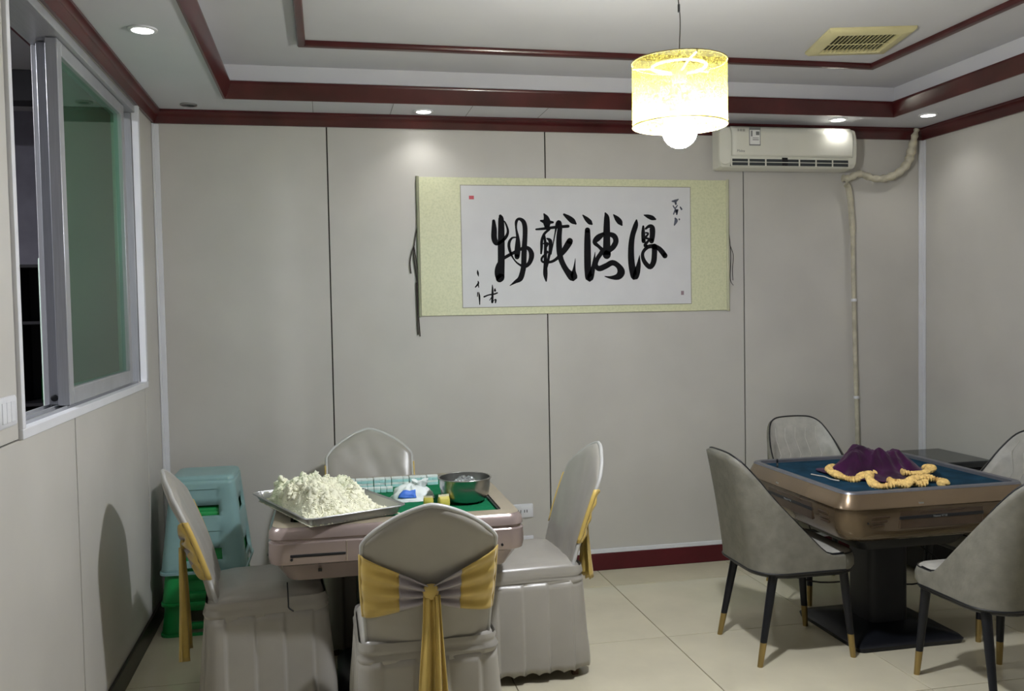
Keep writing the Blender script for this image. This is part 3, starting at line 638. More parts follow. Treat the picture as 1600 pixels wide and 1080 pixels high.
# ---- bronze table
tr = thing('mahjong_table', 'bronze mahjong table with dark blue felt holding a purple cloth', 'table', (2.525, 3.775, 0))
A2 = 0.435; Z2 = 0.752
MB().loft([rr(A2-0.035,A2-0.035,0.03,Z2-0.016,8), rr(A2-0.033,A2-0.033,0.03,Z2,8), rr(A2-0.02,A2-0.02,0.045,Z2+0.004,8), rr(A2-0.004,A2-0.004,0.06,Z2+0.001,8), rr(A2,A2,0.062,Z2-0.006,8)], False, False).build('top_rim', STEELRIM, tr)
MB().box((-A2+0.03,-A2+0.03,Z2-0.03), (A2-0.03,A2-0.03,Z2-0.014)).build('felt', FELT_B, tr, smooth=False)
MB().loft([rr(A2,A2,0.062,Z2-0.0065,8), rr(A2+0.012,A2+0.012,0.075,Z2-0.03,8), rr(A2+0.026,A2+0.026,0.085,Z2-0.055,8), rr(A2+0.028,A2+0.028,0.085,Z2-0.064,8), rr(A2+0.018,A2+0.018,0.085,Z2-0.07,8)], False, False).build('skirt_band', BRONZE, tr, angle=40)
MB().loft([rr(A2+0.018,A2+0.018,0.085,Z2-0.0705,8), rr(A2+0.018,A2+0.018,0.09,Z2-0.1,8), rr(A2+0.012,A2+0.012,0.09,Z2-0.155,8), rr(A2-0.004,A2-0.004,0.09,Z2-0.195,8), rr(A2-0.03,A2-0.03,0.09,Z2-0.213,8), rr(A2-0.08,A2-0.08,0.08,Z2-0.218,8)], False, True).build('body', BRONZE_M, tr, angle=40)
def side_details_bronze(a):
    R_ = Matrix.Rotation(a, 4, 'Z')
    def B(name, lo, hi, mt, bv=0.0, sub=tr):
        o = MB().box(lo, hi).build(name, mt, sub, smooth=bool(bv), bevel=bv); o.matrix_local = R_; return o
    y = -A2-0.018
    B('side_panel', (-0.2,y-0.001,Z2-0.158), (0.2,y+0.012,Z2-0.082), BRONZE_D, 0.004)
    B('black_strip', (-0.2,y-0.0035,Z2-0.118), (0.2,y+0.006,Z2-0.104), BLACK, 0.002)
    B('arched_lip', (-0.11,y-0.004,Z2-0.092), (0.11,y+0.006,Z2-0.084), BRONZE_D, 0.003)
    for s in (-1, 1):
        for j in range(3):
            xa, xb = s*(0.245+0.012*j), s*(0.33)
            B('vent_slit', (min(xa,xb),y-0.002,Z2-0.108-0.018*j), (max(xa,xb),y+0.01,Z2-0.099-0.018*j), BRONZE_D, 0.002)
    o = MB().lathe([(0.004,0),(0.004,0.004)], n=10).build('button', BLACK, tr); o.matrix_local = R_ @ Matrix.Translation((-0.345, y+0.002, Z2-0.125)) @ Matrix.Rotation(PI/2, 4, 'X')
    t_ = text_obj('lettering', 'Numei V718', 0.013, GREYPRINT, tr, (0,0,0), (0,0,0)); t_.matrix_local = R_ @ Matrix.Translation((-0.01, y-0.0042, Z2-0.1155)) @ Matrix.Rotation(PI/2, 4, 'X')
    B('badge', (-0.115,-A2-0.0255,Z2-0.056), (-0.09,-A2-0.02,Z2-0.048), STEEL, 0.002)
on_sides(side_details_bronze)
MB().loft([rr(0.27,0.27,0.04,Z2-0.2185,5), rr(0.27,0.27,0.04,Z2-0.26,5), rr(0.24,0.24,0.04,Z2-0.30,5)]).build('mechanism_box', BLACK, tr)
MB().loft([rr(0.1,0.1,0.035,0.05,4), rr(0.1,0.1,0.035,Z2-0.301,4)]).build('column', BLACKM, tr)
MB().loft([rr(0.262,0.262,0.03,0.0,5), rr(0.268,0.268,0.03,0.02,5), rr(0.255,0.255,0.03,0.034,5), rr(0.1,0.1,0.035,0.066,5)]).build('base_plate', BLACKM, tr)
MB().tube(catmull([(0.14,-0.1,0.42),(0.19,-0.2,0.34),(0.13,-0.12,0.24),(0.12,0.1,0.18)],5), 0.004, 6).build('cable', BLACK, tr)
MB().tube(catmull([(-0.12,0.05,0.22),(-0.25,0.15,0.2),(-0.38,0.25,0.26),(-0.3,0.3,0.45)],5), 0.004, 6).build('cable', STRING, tr)
MB().tube(catmull([(-0.3,0.1,Z2-0.214),(-0.3,0.1,Z2-0.25),(-0.29,0.1,Z2-0.285)],4), 0.003, 6).build('hanging_wire', BLACK, tr)
# small dice knob and pale cord on the blue felt
FZ = Z2-0.0135
tag(MB().tube(catmull([(2.16,4.05,FZ+0.004),(2.165,4.06,FZ+0.02),(2.16,4.05,FZ+0.04)],4), 0.005, 6).build('hook', BLACK), 'small black hook standing in the far left felt corner', 'hook')
tag(MB().tube(catmull([(2.215,3.83,FZ+0.0035),(2.23,3.785,FZ+0.0035),(2.241,3.758,FZ+0.0035),(2.235,3.70,FZ+0.0035),(2.25,3.65,FZ+0.0035)],5), 0.003, 6).build('cord', WSTRING), 'pale cord end lying on the blue felt beside purple cloth', 'cord')

# purple velvet cloth with crochet trim
cx, cy = 2.535, 3.735
cloth = thing('table_cloth', 'crumpled purple velvet cloth with orange crochet trim on blue felt', 'cloth', (cx, cy, FZ))
def ridge(p): return 1-abs(noise.noise(Vector(p)))*2
def cl_h(x, y):
    h_ = 0.082*math.exp(-(((x+0.01)/0.15)**2+((y-0.05)/0.115)**2)**1.6)*(1-0.9*(x+0.01))
    h_ += 0.03*math.exp(-((x-0.13)/0.06)**2-((y-0.0)/0.08)**2) + 0.03*math.exp(-((x+0.085)/0.04)**2-((y-0.13)/0.06)**2) + 0.03*math.exp(-((x+0.16)/0.09)**2-((y-0.04)/0.07)**2)
    ca, sa = 0.85, 0.53
    p, q = x*ca+y*sa, -x*sa+y*ca
    f_ = 0.034*ridge((p*5, q*15, 1.3)) + 0.010*ridge((p*11+2, q*24, 4.1)) + 0.026*ridge((x*14, y*6, 7.7)) + 0.008*ridge((x*34, y*22, 2.7)) - 0.03
    return max(0.0, h_+f_*(0.25+7*h_))
def cl_pt(a, b):
    th = 2*PI*a; q = b
    R0 = 1.0+0.14*math.sin(3*th+0.6)+0.10*math.sin(5*th+2.0)+0.06*math.sin(9*th)
    x = -0.03+0.235*q*R0*math.cos(th); y = 0.035+(0.165 if math.sin(th) > 0 else 0.225)*q*R0*math.sin(th)
    z = 0.010+cl_h(x, y)
    k = smooth01((q-0.72)/0.28)
    return (x, y, max(0.006+0.006*(1-k), z*(1-k*0.9)+0.007*k))
MB().grid(cl_pt, 150, 50).build('velvet', VELVET, cloth, angle=180, solid=0.004)
TR = [[(2.378,3.909),(2.29,3.80),(2.27,3.70),(2.29,3.645),(2.32,3.63),(2.365,3.656),(2.41,3.666),(2.477,3.684)],
      [(2.404,3.662),(2.345,3.56),(2.325,3.48),(2.34,3.43),(2.375,3.42),(2.42,3.43)],
      [(2.53,3.60),(2.585,3.592),(2.64,3.60),(2.70,3.63),(2.745,3.69),(2.755,3.74)],
      [(2.43,3.55),(2.445,3.515),(2.485,3.51),(2.533,3.515),(2.585,3.512),(2.63,3.50),(2.64,3.46),(2.60,3.43)],
      [(2.42,3.432),(2.46,3.455),(2.50,3.46),(2.55,3.455)]]
for i, pth in enumerate(TR):
    P = catmull([(x, y, 0) for x, y in pth], 8); n = len(P)
    lift = 0.016 if i not in (2, 5) else 0.03
    def tp(a, b, P=P, n=n, lift=lift, i=i):
        k = min(n-1, int(round(a*(n-1)))); p = P[k]; q = P[min(k+1, n-1)]; p_ = P[max(k-1, 0)]
        tx, ty = q[0]-p_[0], q[1]-p_[1]; d = math.hypot(tx, ty) or 1
        ang = 2*PI*b; wob = 1+0.24*(1 if k % 2 else -1)+0.18*math.sin(k*0.5+i)
        rx, rz = 0.018*wob, 0.0125*wob
        return (p[0]-ty/d*rx*math.cos(ang)-cx, p[1]+tx/d*rx*math.cos(ang)-cy, lift+0.008*math.sin(a*9+i)+rz*math.sin(ang))
    mb = MB(); NA = n-1
    mb.loft([[tp(a/NA, b/12) for b in range(12)] for a in range(NA+1)]).build('crochet_trim', CROCHET, cloth, angle=24)

# black cabinet in the far right corner
bc = thing('side_cabinet', 'low black cabinet in the corner behind the bronze table', 'cabinet', (3.44, 4.62, 0))
MB().box((-0.2,-0.21,0.03), (0.22,0.22,0.6)).build('carcass', BLACK, bc, bevel=0.008)
MB().box((-0.215,-0.225,0.601), (0.23,0.24,0.64)).build('top', mat('black_gloss', rgb(40, 42, 44), 0.18), bc, bevel=0.008)
d_ = MB().box((-0.19,-0.222,0.06), (0.21,-0.2105,0.585)).build('cabinet_door', BLACK, bc, bevel=0.003)
MB().box((-0.16,-0.235,0.4), (-0.148,-0.2225,0.5)).build('handle', STEELRIM, d_, bevel=0.002)
for sx, sy in ((-0.17,-0.18),(0.19,-0.18),(-0.17,0.19),(0.19,0.19)): MB().lathe([(0.018,0),(0.018,0.0295)], (sx,sy,0), 12).build('foot', BLACK, bc)

# ================================================================ COVERED BANQUET CHAIRS (local: faces +y)
def make_covered():
    t = thing('covered_chair', 'x', 'chair')
    n = 10
    # seat cover
    loops = [rr(0.222,0.218,0.05,0.395,n), rr(0.226,0.222,0.052,0.41,n), rr(0.222,0.218,0.055,0.44,n), rr(0.219,0.215,0.058,0.462,n), rr(0.208,0.204,0.06,0.478,n), rr(0.18,0.176,0.06,0.488,n), rr(0.1,0.1,0.05,0.493,n)]
    L2 = []
    for i, L in enumerate(loops):
        L2.append([(x+0.004*noise.noise(Vector((x*20,y*20,z*40+i))), y+0.004*noise.noise(Vector((x*20+9,y*20,z*40))), z+(0.005*noise.noise(Vector((x*14,y*14,2))) if i else 0)) for x, y, z in L])
    MB().loft(L2).build('seat_cover', SATIN, t, angle=60)
    # apron fold band
    ap = MB(); lo = rr(0.2265,0.2225,0.052,0,n)
    def aploop(k):
        out = []
        for j, (x, y, _) in enumerate(lo):
            th = math.atan2(y, x); fo = 0.006*math.sin(k*2.3+th*2)+0.004*math.sin(k*1.1-3*th)
            s_ = 1+(0.004+fo*0.8)*math.sin(PI*k/8)/0.22*1.0
            out.append((x*s_, y*s_, 0.468-0.072*k/8-0.010*(k/8)*abs(math.sin(2*th))))
        return out
    ap.loft([aploop(k) for k in range(9)], False, False).build('apron_fold', SATIN, t, angle=180)
    # pleated skirt
    per = []; hx, hy, rad = 0.226, 0.222, 0.05
    base_ = rr(hx, hy, rad, 0, 8); 
    # resample by length
    pts = [Vector(p) for p in base_]+[Vector(base_[0])]
    Ls = [0]
    for a, b in zip(pts[:-1], pts[1:]): Ls.append(Ls[-1]+(b-a).length)
    tot = Ls[-1]; N = 320; NP = 16
    ring_ = []
    k = 0
    for i in range(N):
        s = tot*i/N
        while Ls[k+1] < s: k += 1
        q = (s-Ls[k])/((Ls[k+1]-Ls[k]) or 1); p = pts[k].lerp(pts[k+1], q)
        tg = (pts[k+1]-pts[k]).normalized(); nr = Vector((tg.y, -tg.x, 0))
        ring_.append((p, nr, (i*NP/N) % 1.0, i))
    rows = []
    for j in range(13):
        v = j/12; row = []
        for p, nr, ph, i in ring_:
            pid = int(i*NP/N); amp = 0.9+0.4*noise.noise(Vector((pid*1.7, 0.3, 0)))
            pl_ = 0.006+0.020*v
            off = 0.004+0.026*v + pl_*amp*((ph/0.9 if ph < 0.9 else (1-ph)/0.1)-0.6) + 0.006*v*noise.noise(Vector((p.x*9, p.y*9, v*3)))
            z = 0.412-0.375*v
            if j == 12: z += 0.011*abs(math.sin(i*PI/10))
            q = p+nr*off; row.append((q.x, q.y, z))
        rows.append(row)
    MB().loft(rows, False, False).build('skirt', SATIN, t, angle=180, solid=0.002)
    # back
    HB = 0.393; HW = 0.212
    def top(x): return HB+0.13*max(0.0, 1-(abs(x)/HW)**1.42)**0.74
    def by(h_): return -0.185-0.22*h_-0.26*h_*h_
    def bpt(u_, v, side):
        x = u_*HW; h_ = v*top(x)
        wd = 0.94+0.06*smooth01(h_/0.3)
        e = 1-abs(u_)**6; e = math.sqrt(max(e, 0))
        e2 = math.sqrt(max(0, 1-max(0, (h_-(top(x)-0.05))/0.05)**2)) if h_ > top(x)-0.05 else 1
        th = 0.025*min(e, e2)
        y = by(h_)+0.014*u_*u_+side*th*0.85+0.006*smooth01((1-abs(u_))*5)*noise.noise(Vector((u_*1.6+h_*3, h_*9-u_*2.5, side*2.0)))
        return (x*wd, y+0.25*0*th, 0.42+h_+side*th*0.25)
    nu, nv = 28, 22
    mb = MB()
    U = [math.sin(PI/2*(2*i/nu-1)) for i in range(nu+1)]; V = [1-(1-j/nv)**1.4 for j in range(nv+1)]
    for side in (1, -1):
        mb.add([bpt(U[i], V[j], side) for j in range(nv+1) for i in range(nu+1)], [(j*(nu+1)+i, j*(nu+1)+i+1, (j+1)*(nu+1)+i+1, (j+1)*(nu+1)+i) for j in range(nv) for i in range(nu)])
    bc_ = mb.build('back_cover', SATIN, t, angle=70)
    edge = [bpt(-1, j/10, 0) for j in range(10)]+[bpt(U[i], 1, 0) for i in range(nu+1)]+[bpt(1, j/10, 0) for j in range(9, -1, -1)]
    MB().tube(edge, 0.0085, 8).build('piping', SATIN2, bc_, angle=180)
    # sash on the outside of the back
    def hb(u_):   # lower, upper edge of the band
        a = abs(u_)**0.85
        return lerp(0.212, 0.140, abs(u_)**0.6), lerp(0.254, 0.362, abs(u_)**0.95)
    def spt(u_, w_):
        lo_, hi_ = hb(u_); h_ = lerp(lo_, hi_, w_)
        x = u_*HW*(0.94+0.06*smooth01(h_/0.3))*1.02
        e = math.sqrt(max(0, 1-abs(u_)**6)); th = 0.025*e
        fold = (0.004+0.012*(1-abs(u_))*smooth01(abs(u_)*6+0.25))*math.sin(w_*PI*6.5+1.2*math.sin(u_*2))
        pull = 0.016*(1-abs(u_))**2
        return (x, by(h_)+0.014*u_*u_-th*0.85-0.008-pull-fold*0.9, 0.42+h_-th*0.25)
    sash_ = None
    for s in (-1, 1):
        for nm, a, b, mt in (('sash_wing', 0.46, 1.0, GOLD_SATIN), ('sash_gather', 0.045, 0.46, LILAC)):
            o = MB().grid(lambda p, q, a=a, b=b, s=s: spt(s*lerp(a, b, p), q), 14, 30).build(nm, mt, t, angle=180, solid=0.003)
        # turn of the band round the side edge
        MB().grid(lambda p, q, s=s: (s*(HW*(0.94+0.06*smooth01(lerp(*hb(1), q)/0.3))*1.02+0.006*math.sin(PI*p)), by(lerp(*hb(1), q))+0.014+0.02*p-0.008+0.0, 0.42+lerp(*hb(1), q)), 4, 10).build('sash_side', GOLD_SATIN, t, angle=180, solid=0.003)
    ky = by(0.235)-0.052; kz = 0.42+0.232
    mb = MB(); loops = []
    for i in range(9):
        a = -PI/2+PI*i/8
        loops.append([((0.024*math.cos(a)+0.002)*math.cos(2*PI*k/14)*(1+0.12*math.sin(3*2*PI*k/14)), ky+0.014*math.cos(a)*math.sin(2*PI*k/14), kz+0.026*math.sin(a)) for k in range(14)])
    mb.loft(loops).build('knot', GOLD_SATIN, t, angle=180)
    for w0, w1, xo, dy, zend, mt in ((0.032,0.078,-0.008,0.0,0.10,GOLD_SATIN),(0.02,0.05,0.018,0.008,0.06,GOLD_SATIN)):
        def tpt(p, q):
            z = lerp(kz-0.01, zend, q); wd = lerp(w0, w1, smooth01(q*1.2)); x = xo*(1+q*0.8)+(p-0.5)*wd
            fold = 0.012*math.sin(p*PI*3+q*2.2)*(0.5+q)+0.02*(p-0.5)*q
            z += 0.03*(p-0.5)*q**6
            yv = lerp(ky-0.002, -0.302, smooth01(q*1.6))
            return (x, yv-dy+fold, z)
        MB().grid(tpt, 12, 16).build('sash_tail', mt, t, angle=180, solid=0.003)
    for sx, sy in ((-1,-1),(1,-1),(-1,1),(1,1)):
        MB().loft([rr(0.013,0.013,0.004,0,2,sx*0.19,sy*0.185), rr(0.014,0.014,0.004,0.39,2,sx*0.19,sy*0.185)]).build('leg', BROWNW, t)
    return t
cv = make_covered()
def place(o, label, x, y, rz, group):
    o.location = (x, y, 0); o.rotation_euler = (0, 0, rz); o['label'] = label; o['category'] = 'chair'; o['group'] = group
GC = 'silver covered chairs around the rose gold table'
c2, c3, c4 = copy_tree(cv), copy_tree(cv), copy_tree(cv)
place(cv, 'silver satin covered chair, its back and gold bow facing the viewer', 0.305, 3.12, 0.0, GC)
place(c2, 'silver covered chair seen side-on between left wall and rose gold table', -0.262, 3.695, -PI/2+0.09, GC)
place(c3, 'silver covered chair right of rose gold table, scalloped hem above tiles', 0.80, 3.80, PI/2+0.04, GC)
for ch_, tail_k in ((c3, 0.52), (c2, 0.76)):
    for ch in [o for o in bpy.data.objects if o.parent == ch_ and o.name.startswith('sash_tail')]:
        ch.scale = (1.3, 1, tail_k); ch.location = (0, 0, (0.42+0.232)*(1-tail_k))
place(c4, 'silver covered chair behind the rose gold table against back wall', 0.20, 4.27, PI, GC)

# ================================================================ BUCKET CHAIRS (local: faces +y)
def make_bucket():
    t = thing('bucket_chair', 'x', 'chair')
    hx, hy = 0.235, 0.235
    # seat plan: rounded front, rounder rear
    def plan(k, z, n=8):
        L = []
        for (sx, sy, a0, rad) in ((1,1,0,0.07),(-1,1,PI/2,0.07),(-1,-1,PI,0.16),(1,-1,1.5*PI,0.16)):
            rad *= k
            for i in range(n+1):
                a = a0+PI/2*i/n
                L.append((sx*(hx*k-rad)+rad*math.cos(a), sy*(hy*k-rad)+rad*math.sin(a), z))
        return L
    MB().loft([plan(0.9,0.372), plan(0.94,0.38), plan(0.94,0.394)]).build('base_frame', BLACK, t)
    MB().loft([plan(0.95,0.3945), plan(0.985,0.41), plan(0.985,0.44), plan(0.96,0.462), plan(0.93,0.468)]).build('seat', LEATHER, t, angle=60)
    MB().loft([plan(0.93,0.4682), plan(0.9,0.473), plan(0.6,0.478)]).build('seat_pad', LEATHER_L, t, angle=60)
    MB().tube(plan(0.955,0.4655), 0.0028, 5, closed=True).build('seat_piping', BLACK, t, angle=180)
    # shell: s in [-1,1] around the rear, |s|=1 at the front corners
    yf = 0.16
    pth = []
    rad = 0.125
    seg = [('l', (hx, yf), (hx, -hy+rad))]
    P = [(hx, lerp(yf, -hy+rad, i/10)) for i in range(10)]+[(hx-rad+rad*math.cos(-PI/2*i/12), -hy+rad+rad*math.sin(-PI/2*i/12)) for i in range(12)]+[(lerp(hx-rad, 0, i/6), -hy) for i in range(7)]
    P = P+[(-x, y) for x, y in reversed(P[:-1])]
    n = len(P); Ls = [0]
    for a, b in zip(P[:-1], P[1:]): Ls.append(Ls[-1]+math.hypot(b[0]-a[0], b[1]-a[1]))
    S = [2*l/Ls[-1]-1 for l in Ls]
    ZP = catmull([(0,0.462),(0.12,0.463),(0.2,0.50),(0.35,0.60),(0.5,0.712),(0.60,0.802),(0.69,0.866),(0.79,0.892),(0.9,0.899),(1.0001,0.90)], 5)
    def ztop(s):
        q = 1-abs(s)       # 0 at front, 1 at rear centre
        for (q0, z0), (q1, z1) in zip(ZP[:-1], ZP[1:]):
            if q <= q1: return lerp(z0, z1, (q-q0)/(q1-q0))
        return ZP[-1][1]
    def spt(i, v, off):
        x, y = P[i]; s = S[i]; q = 1-abs(s)
        z = lerp(0.398, ztop(s), v); h_ = max(0.0, z-0.42)/0.48
        a, b = P[max(i-1,0)], P[min(i+1,n-1)]; tx, ty = b[0]-a[0], b[1]-a[1]; d = math.hypot(tx, ty)
        nx, ny = ty/d, -tx/d
        if nx*x+ny*(y-0.05) > 0: nx, ny = -nx, -ny       # inward
        x += nx*off; y += ny*off
        back = smooth01(q/0.75)
        y -= (0.075*h_+0.02*h_*h_)*(0.35+0.65*back)
        x *= 1-0.10*h_**1.3
        # flatten the upper back a little
        y += 0.02*h_*(abs(x)/0.22)**2
        return (x, y, z)
    nv = 16
    mb = MB()
    rows = []
    tk = 0.034
    for v in range(nv+1): rows.append([spt(i, v/nv, 0.0) for i in range(n)])
    rows.append([tuple(c+(0.006 if k == 2 else 0) for k, c in enumerate(spt(i, 1, tk*0.5))) for i in range(n)])
    inner = []
    for v in range(nv, -1, -1):
        inner.append([spt(i, v/nv, tk*(0.55+0.45*smooth01((1-v/nv)*6))+0.012*math.sin(PI*min(1, v/nv))) for i in range(n)])
    MB().loft(rows, False, False, closed=False).build('shell', LEATHER, t, angle=180)
    MB().loft([rows[-1]]+inner, False, False, closed=False).build('back_lining', LEATHER_L, t, angle=180)
    for i in (0, n-1):
        prof = [r_[i] for r_ in rows]+[r_[i] for r_ in inner]
        MB().add(prof, [tuple(range(len(prof)))]).build('shell_end', LEATHER, t, smooth=False)
    MB().tube(rows[-1], 0.0042, 6).build('piping', BLACK, t, angle=180)
    MB().tube(rows[0], 0.005, 6).build('lower_piping', BLACK, t, angle=180)
    # zigzag stitching on the lining
    def ipt(x, zf):
        best = None
        for i in range(n):
            if 1-abs(S[i]) < 0.5: continue
            fr = (zf-0.398)/(ztop(S[i])-0.398)
            p = spt(i, fr, tk*(0.55+0.45*smooth01((1-fr)*6))+0.012*math.sin(PI*fr)+0.0022)
            if best is None or abs(p[0]-x) < abs(best[0]-x): best = p
        return (x, best[1], best[2])
    for k in range(-2, 3):
        zz = []
        for j, z in enumerate((0.58, 0.64, 0.70, 0.79, 0.845)):
            zz.append(ipt(k*0.062+0.012*(1 if j % 2 else -1)*(1 if j < 4 else 0), z))
        MB().tube(zz, 0.0013, 5).build('stitching', THREAD, t)
    for sx, sy in ((-1,1),(1,1),(-1,-1),(1,-1)):
        tx, ty = sx*0.18, (0.18 if sy > 0 else -0.15); fx, fy = sx*0.2, (0.215 if sy > 0 else -0.225)
        def lq(q): return (lerp(tx, fx, q), lerp(ty, fy, q))
        def L(q, rad_): 
            a, b = lq(q); z = lerp(0.385, 0, q)
            return [(a+rad_*math.cos(2*PI*k/14), b+rad_*math.sin(2*PI*k/14), z) for k in range(14)]
        lg = MB().loft([L(0,0.02), L(0.35,0.018), L(0.735,0.0145)]).build('leg', BLACKM, t)
        MB().loft([L(0.7351,0.0148), L(0.99,0.0122), L(1.0,0.0118)]).build('brass_tip', BRASS, lg)
    return t
bk = make_bucket()
GB = 'grey bucket chairs around the bronze table'
b2, b3, b4 = copy_tree(bk), copy_tree(bk), copy_tree(bk)
place(bk, 'grey bucket chair left of bronze table with brass-tipped black legs', 2.0, 3.69, -PI/2, GB)
place(b2, 'grey bucket chair in front of bronze table, back turned to viewer', 2.565, 3.05, 0.02, GB)
place(b3, 'grey bucket chair behind bronze table showing zigzag stitched backrest', 2.585, 4.36, PI, GB)
place(b4, 'grey bucket chair right of bronze table, cut by picture edge', 3.07, 3.71, PI/2, GB)

# ================================================================ STOOL STACK
def make_stool(mt):
    t = thing('plastic_stool', 'x', 'stool')
    N = 64; Hs = 0.46; h0, h1 = 0.147, 0.197
    base_ = rr(1, 1, 0.22, 0, 15)     # 64 points
    def param(p):  # which side, lateral coordinate
        x, y = p[0], p[1]
        return (abs(y) >= abs(x), x if abs(y) >= abs(x) else y)
    zs = [0, 0.03, 0.055, 0.06, 0.085, 0.115, 0.15, 0.195, 0.20, 0.235, 0.265, 0.27, 0.295, 0.32, 0.355, 0.395, 0.40, 0.42, 0.44]
    loops = []
    # denser lateral samples on the flats
    flat = [-0.78, -0.6, -0.5, -0.4, -0.2, 0, 0.2, 0.4, 0.5, 0.6, 0.78]
    ringp = []
    for (ax, sg) in (('y',-1),('x',1),('y',1),('x',-1)):
        for q in flat:
            if ax == 'y': ringp.append(((q if sg < 0 else -q), sg*1.0))
            else: ringp.append((sg*1.0, (q if sg > 0 else -q)))
        # corner arc
        a0 = {('y',-1): -PI/2, ('x',1): 0, ('y',1): PI/2, ('x',-1): PI}[(ax, sg)]
        c = {('y',-1): (0.78,-0.78), ('x',1): (0.78,0.78), ('y',1): (-0.78,0.78), ('x',-1): (-0.78,-0.78)}[(ax, sg)]
        for k in range(1, 5): ringp.append((c[0]+0.22*math.cos(a0+PI/2*k/5), c[1]+0.22*math.sin(a0+PI/2*k/5)))
    n = len(ringp)
    mb = MB()
    def recess(p, z):
        lat = p[0] if abs(p[1]) > 0.99 else (p[1] if abs(p[0]) > 0.99 else 9)
        if abs(lat) < 0.55 and (0.268 < z < 0.397 or 0.058 < z < 0.197): return 0.006 if (z > 0.35 or 0.14 < z < 0.2) else 0.010
        return 0.0
    rows = []
    for z in zs:
        hw = lerp(h1, h0, z/Hs); rows.append([(p[0]*(hw-recess(p, z)), p[1]*(hw-recess(p, z)), z) for p in ringp])
    vs_ = [q for R_ in rows for q in R_]; fs = []
    for j in range(len(zs)-1):
        zm = (zs[j]+zs[j+1])/2
        for i in range(n):
            k = (i+1) % n
            a, b = ringp[i], ringp[k]; mx_, my_ = (a[0]+b[0])/2, (a[1]+b[1])/2
            lat = mx_ if abs(my_) > 0.99 else (my_ if abs(mx_) > 0.99 else 9)
            if abs(lat) < 0.5 and (0.27 < zm < 0.32 or 0.06 < zm < 0.115): continue
            if abs(lat) < 0.4 and zm < 0.03: continue
            fs.append((j*n+i, j*n+k, (j+1)*n+k, (j+1)*n+i))
    mb.add(vs_, fs).build('side_wall', mt, t, solid=0.004, angle=40)
    tp = [[(p[0]*k_, p[1]*k_, z) for p in ringp] for k_, z in ((0.1488,0.4405),(0.1475,0.45),(0.142,0.458),(0.132,0.462),(0.1,0.4625),(0.05,0.460),(0.02,0.459))]
    MB().loft(tp, False, True).build('seat', mt, t, angle=50)
    MB().loft([[(p[0]*k_, p[1]*k_, z) for p in ringp] for k_, z in ((0.1975,0.0),(0.203,0.0),(0.203,0.012),(0.196,0.014))], False, False).build('foot_rim', mt, t, angle=40)
    return t
st_g = make_stool(GREEN_P); st_t = make_stool(TEAL)
stack = [st_g, copy_tree(st_g), st_t]
labs = ['bright green plastic stool at the bottom of the stack', 'bright green plastic stool just under the pale teal one', 'pale teal plastic stool on top of the stack']
for i, (s_, lab) in enumerate(zip(stack, labs)):
    s_.location = (-0.612+0.004*i, 4.70-0.004*i, 0.15*i); s_.rotation_euler = (0, 0, 0.02*math.sin(i*2)); s_['label'] = lab; s_['category'] = 'stool'; s_['group'] = 'stacked plastic stools'

# ================================================================ THINGS ON THE ROSE GOLD TABLE
FG = TZ-0.0118
ANG = math.atan2(0.14, 0.338)
tc_ = (-0.015, 3.63)
TRZ = TZ+0.0012
ty = thing('serving_tray', 'rectangular aluminium tray full of rice overhanging the table corner', 'tray', (tc_[0], tc_[1], TRZ), ANG)
hx_, hy_ = 0.195, 0.30
MB().loft([rr(hx_-0.03,hy_-0.03,0.02,0.0,4), rr(hx_-0.022,hy_-0.022,0.025,0.001,4), rr(hx_-0.004,hy_-0.004,0.03,0.036,4), rr(hx_+0.006,hy_+0.006,0.032,0.038,4), rr(hx_+0.0065,hy_+0.0065,0.032,0.034,4), rr(hx_-0.001,hy_-0.001,0.03,0.032,4), rr(hx_-0.019,hy_-0.019,0.025,0.0025,4)], True, True).build('pan', ALUT, ty, angle=50)
MB().tube(rr(hx_+0.006,hy_+0.006,0.032,0.037,5), 0.0032, 8, closed=True).build('rolled_rim', ALUT, ty, angle=180)
# rice heap
mb = MB()
cosA, sinA = math.cos(ANG), math.sin(ANG)
def rice_h(x, y):
    e = max(abs(x)/(hx_-0.012), abs(y)/(hy_-0.012))
    env = smooth01((1.0-e)*5.0)
    h_ = 0.062*smooth01((1.04-math.hypot((x+0.015)/0.185, (y-0.04)/0.275))*3.2)+0.022*math.exp(-((x+0.03)/0.08)**2-((y-0.0)/0.10)**2)
    c = noise.noise(Vector((x*13, y*13, 0.7)))*0.040+abs(noise.noise(Vector((x*28, y*28, 3.1))))*0.030+noise.noise(Vector((x*70, y*70, 5)))*0.010
    return 0.004+env*(0.010+h_+c*(0.3+h_*11))
def rp(a, b):
    x = lerp(-hx_+0.014, hx_-0.014, a); y = lerp(-hy_+0.014, hy_-0.014, b)
    j = 0.004
    return (x+j*noise.noise(Vector((x*60,y*60,1))), y+j*noise.noise(Vector((x*60,y*60,8))), max(0.0045, rice_h(x, y)))
mb.grid(rp, 80, 120)
octv = [(1,0,0),(-1,0,0),(0,1,0),(0,-1,0),(0,0,1),(0,0,-1)]; octf = [(0,2,4),(2,1,4),(1,3,4),(3,0,4),(2,0,5),(1,2,5),(3,1,5),(0,3,5)]
rnd = random.Random(3)
import bmesh as _bm
_b = _bm.new(); _bm.ops.create_icosphere(_b, subdivisions=2, radius=1.0); icv = [v.co.copy() for v in _b.verts]; icf = [tuple(v.index for v in f_.verts) for f_ in _b.faces]; _b.free()
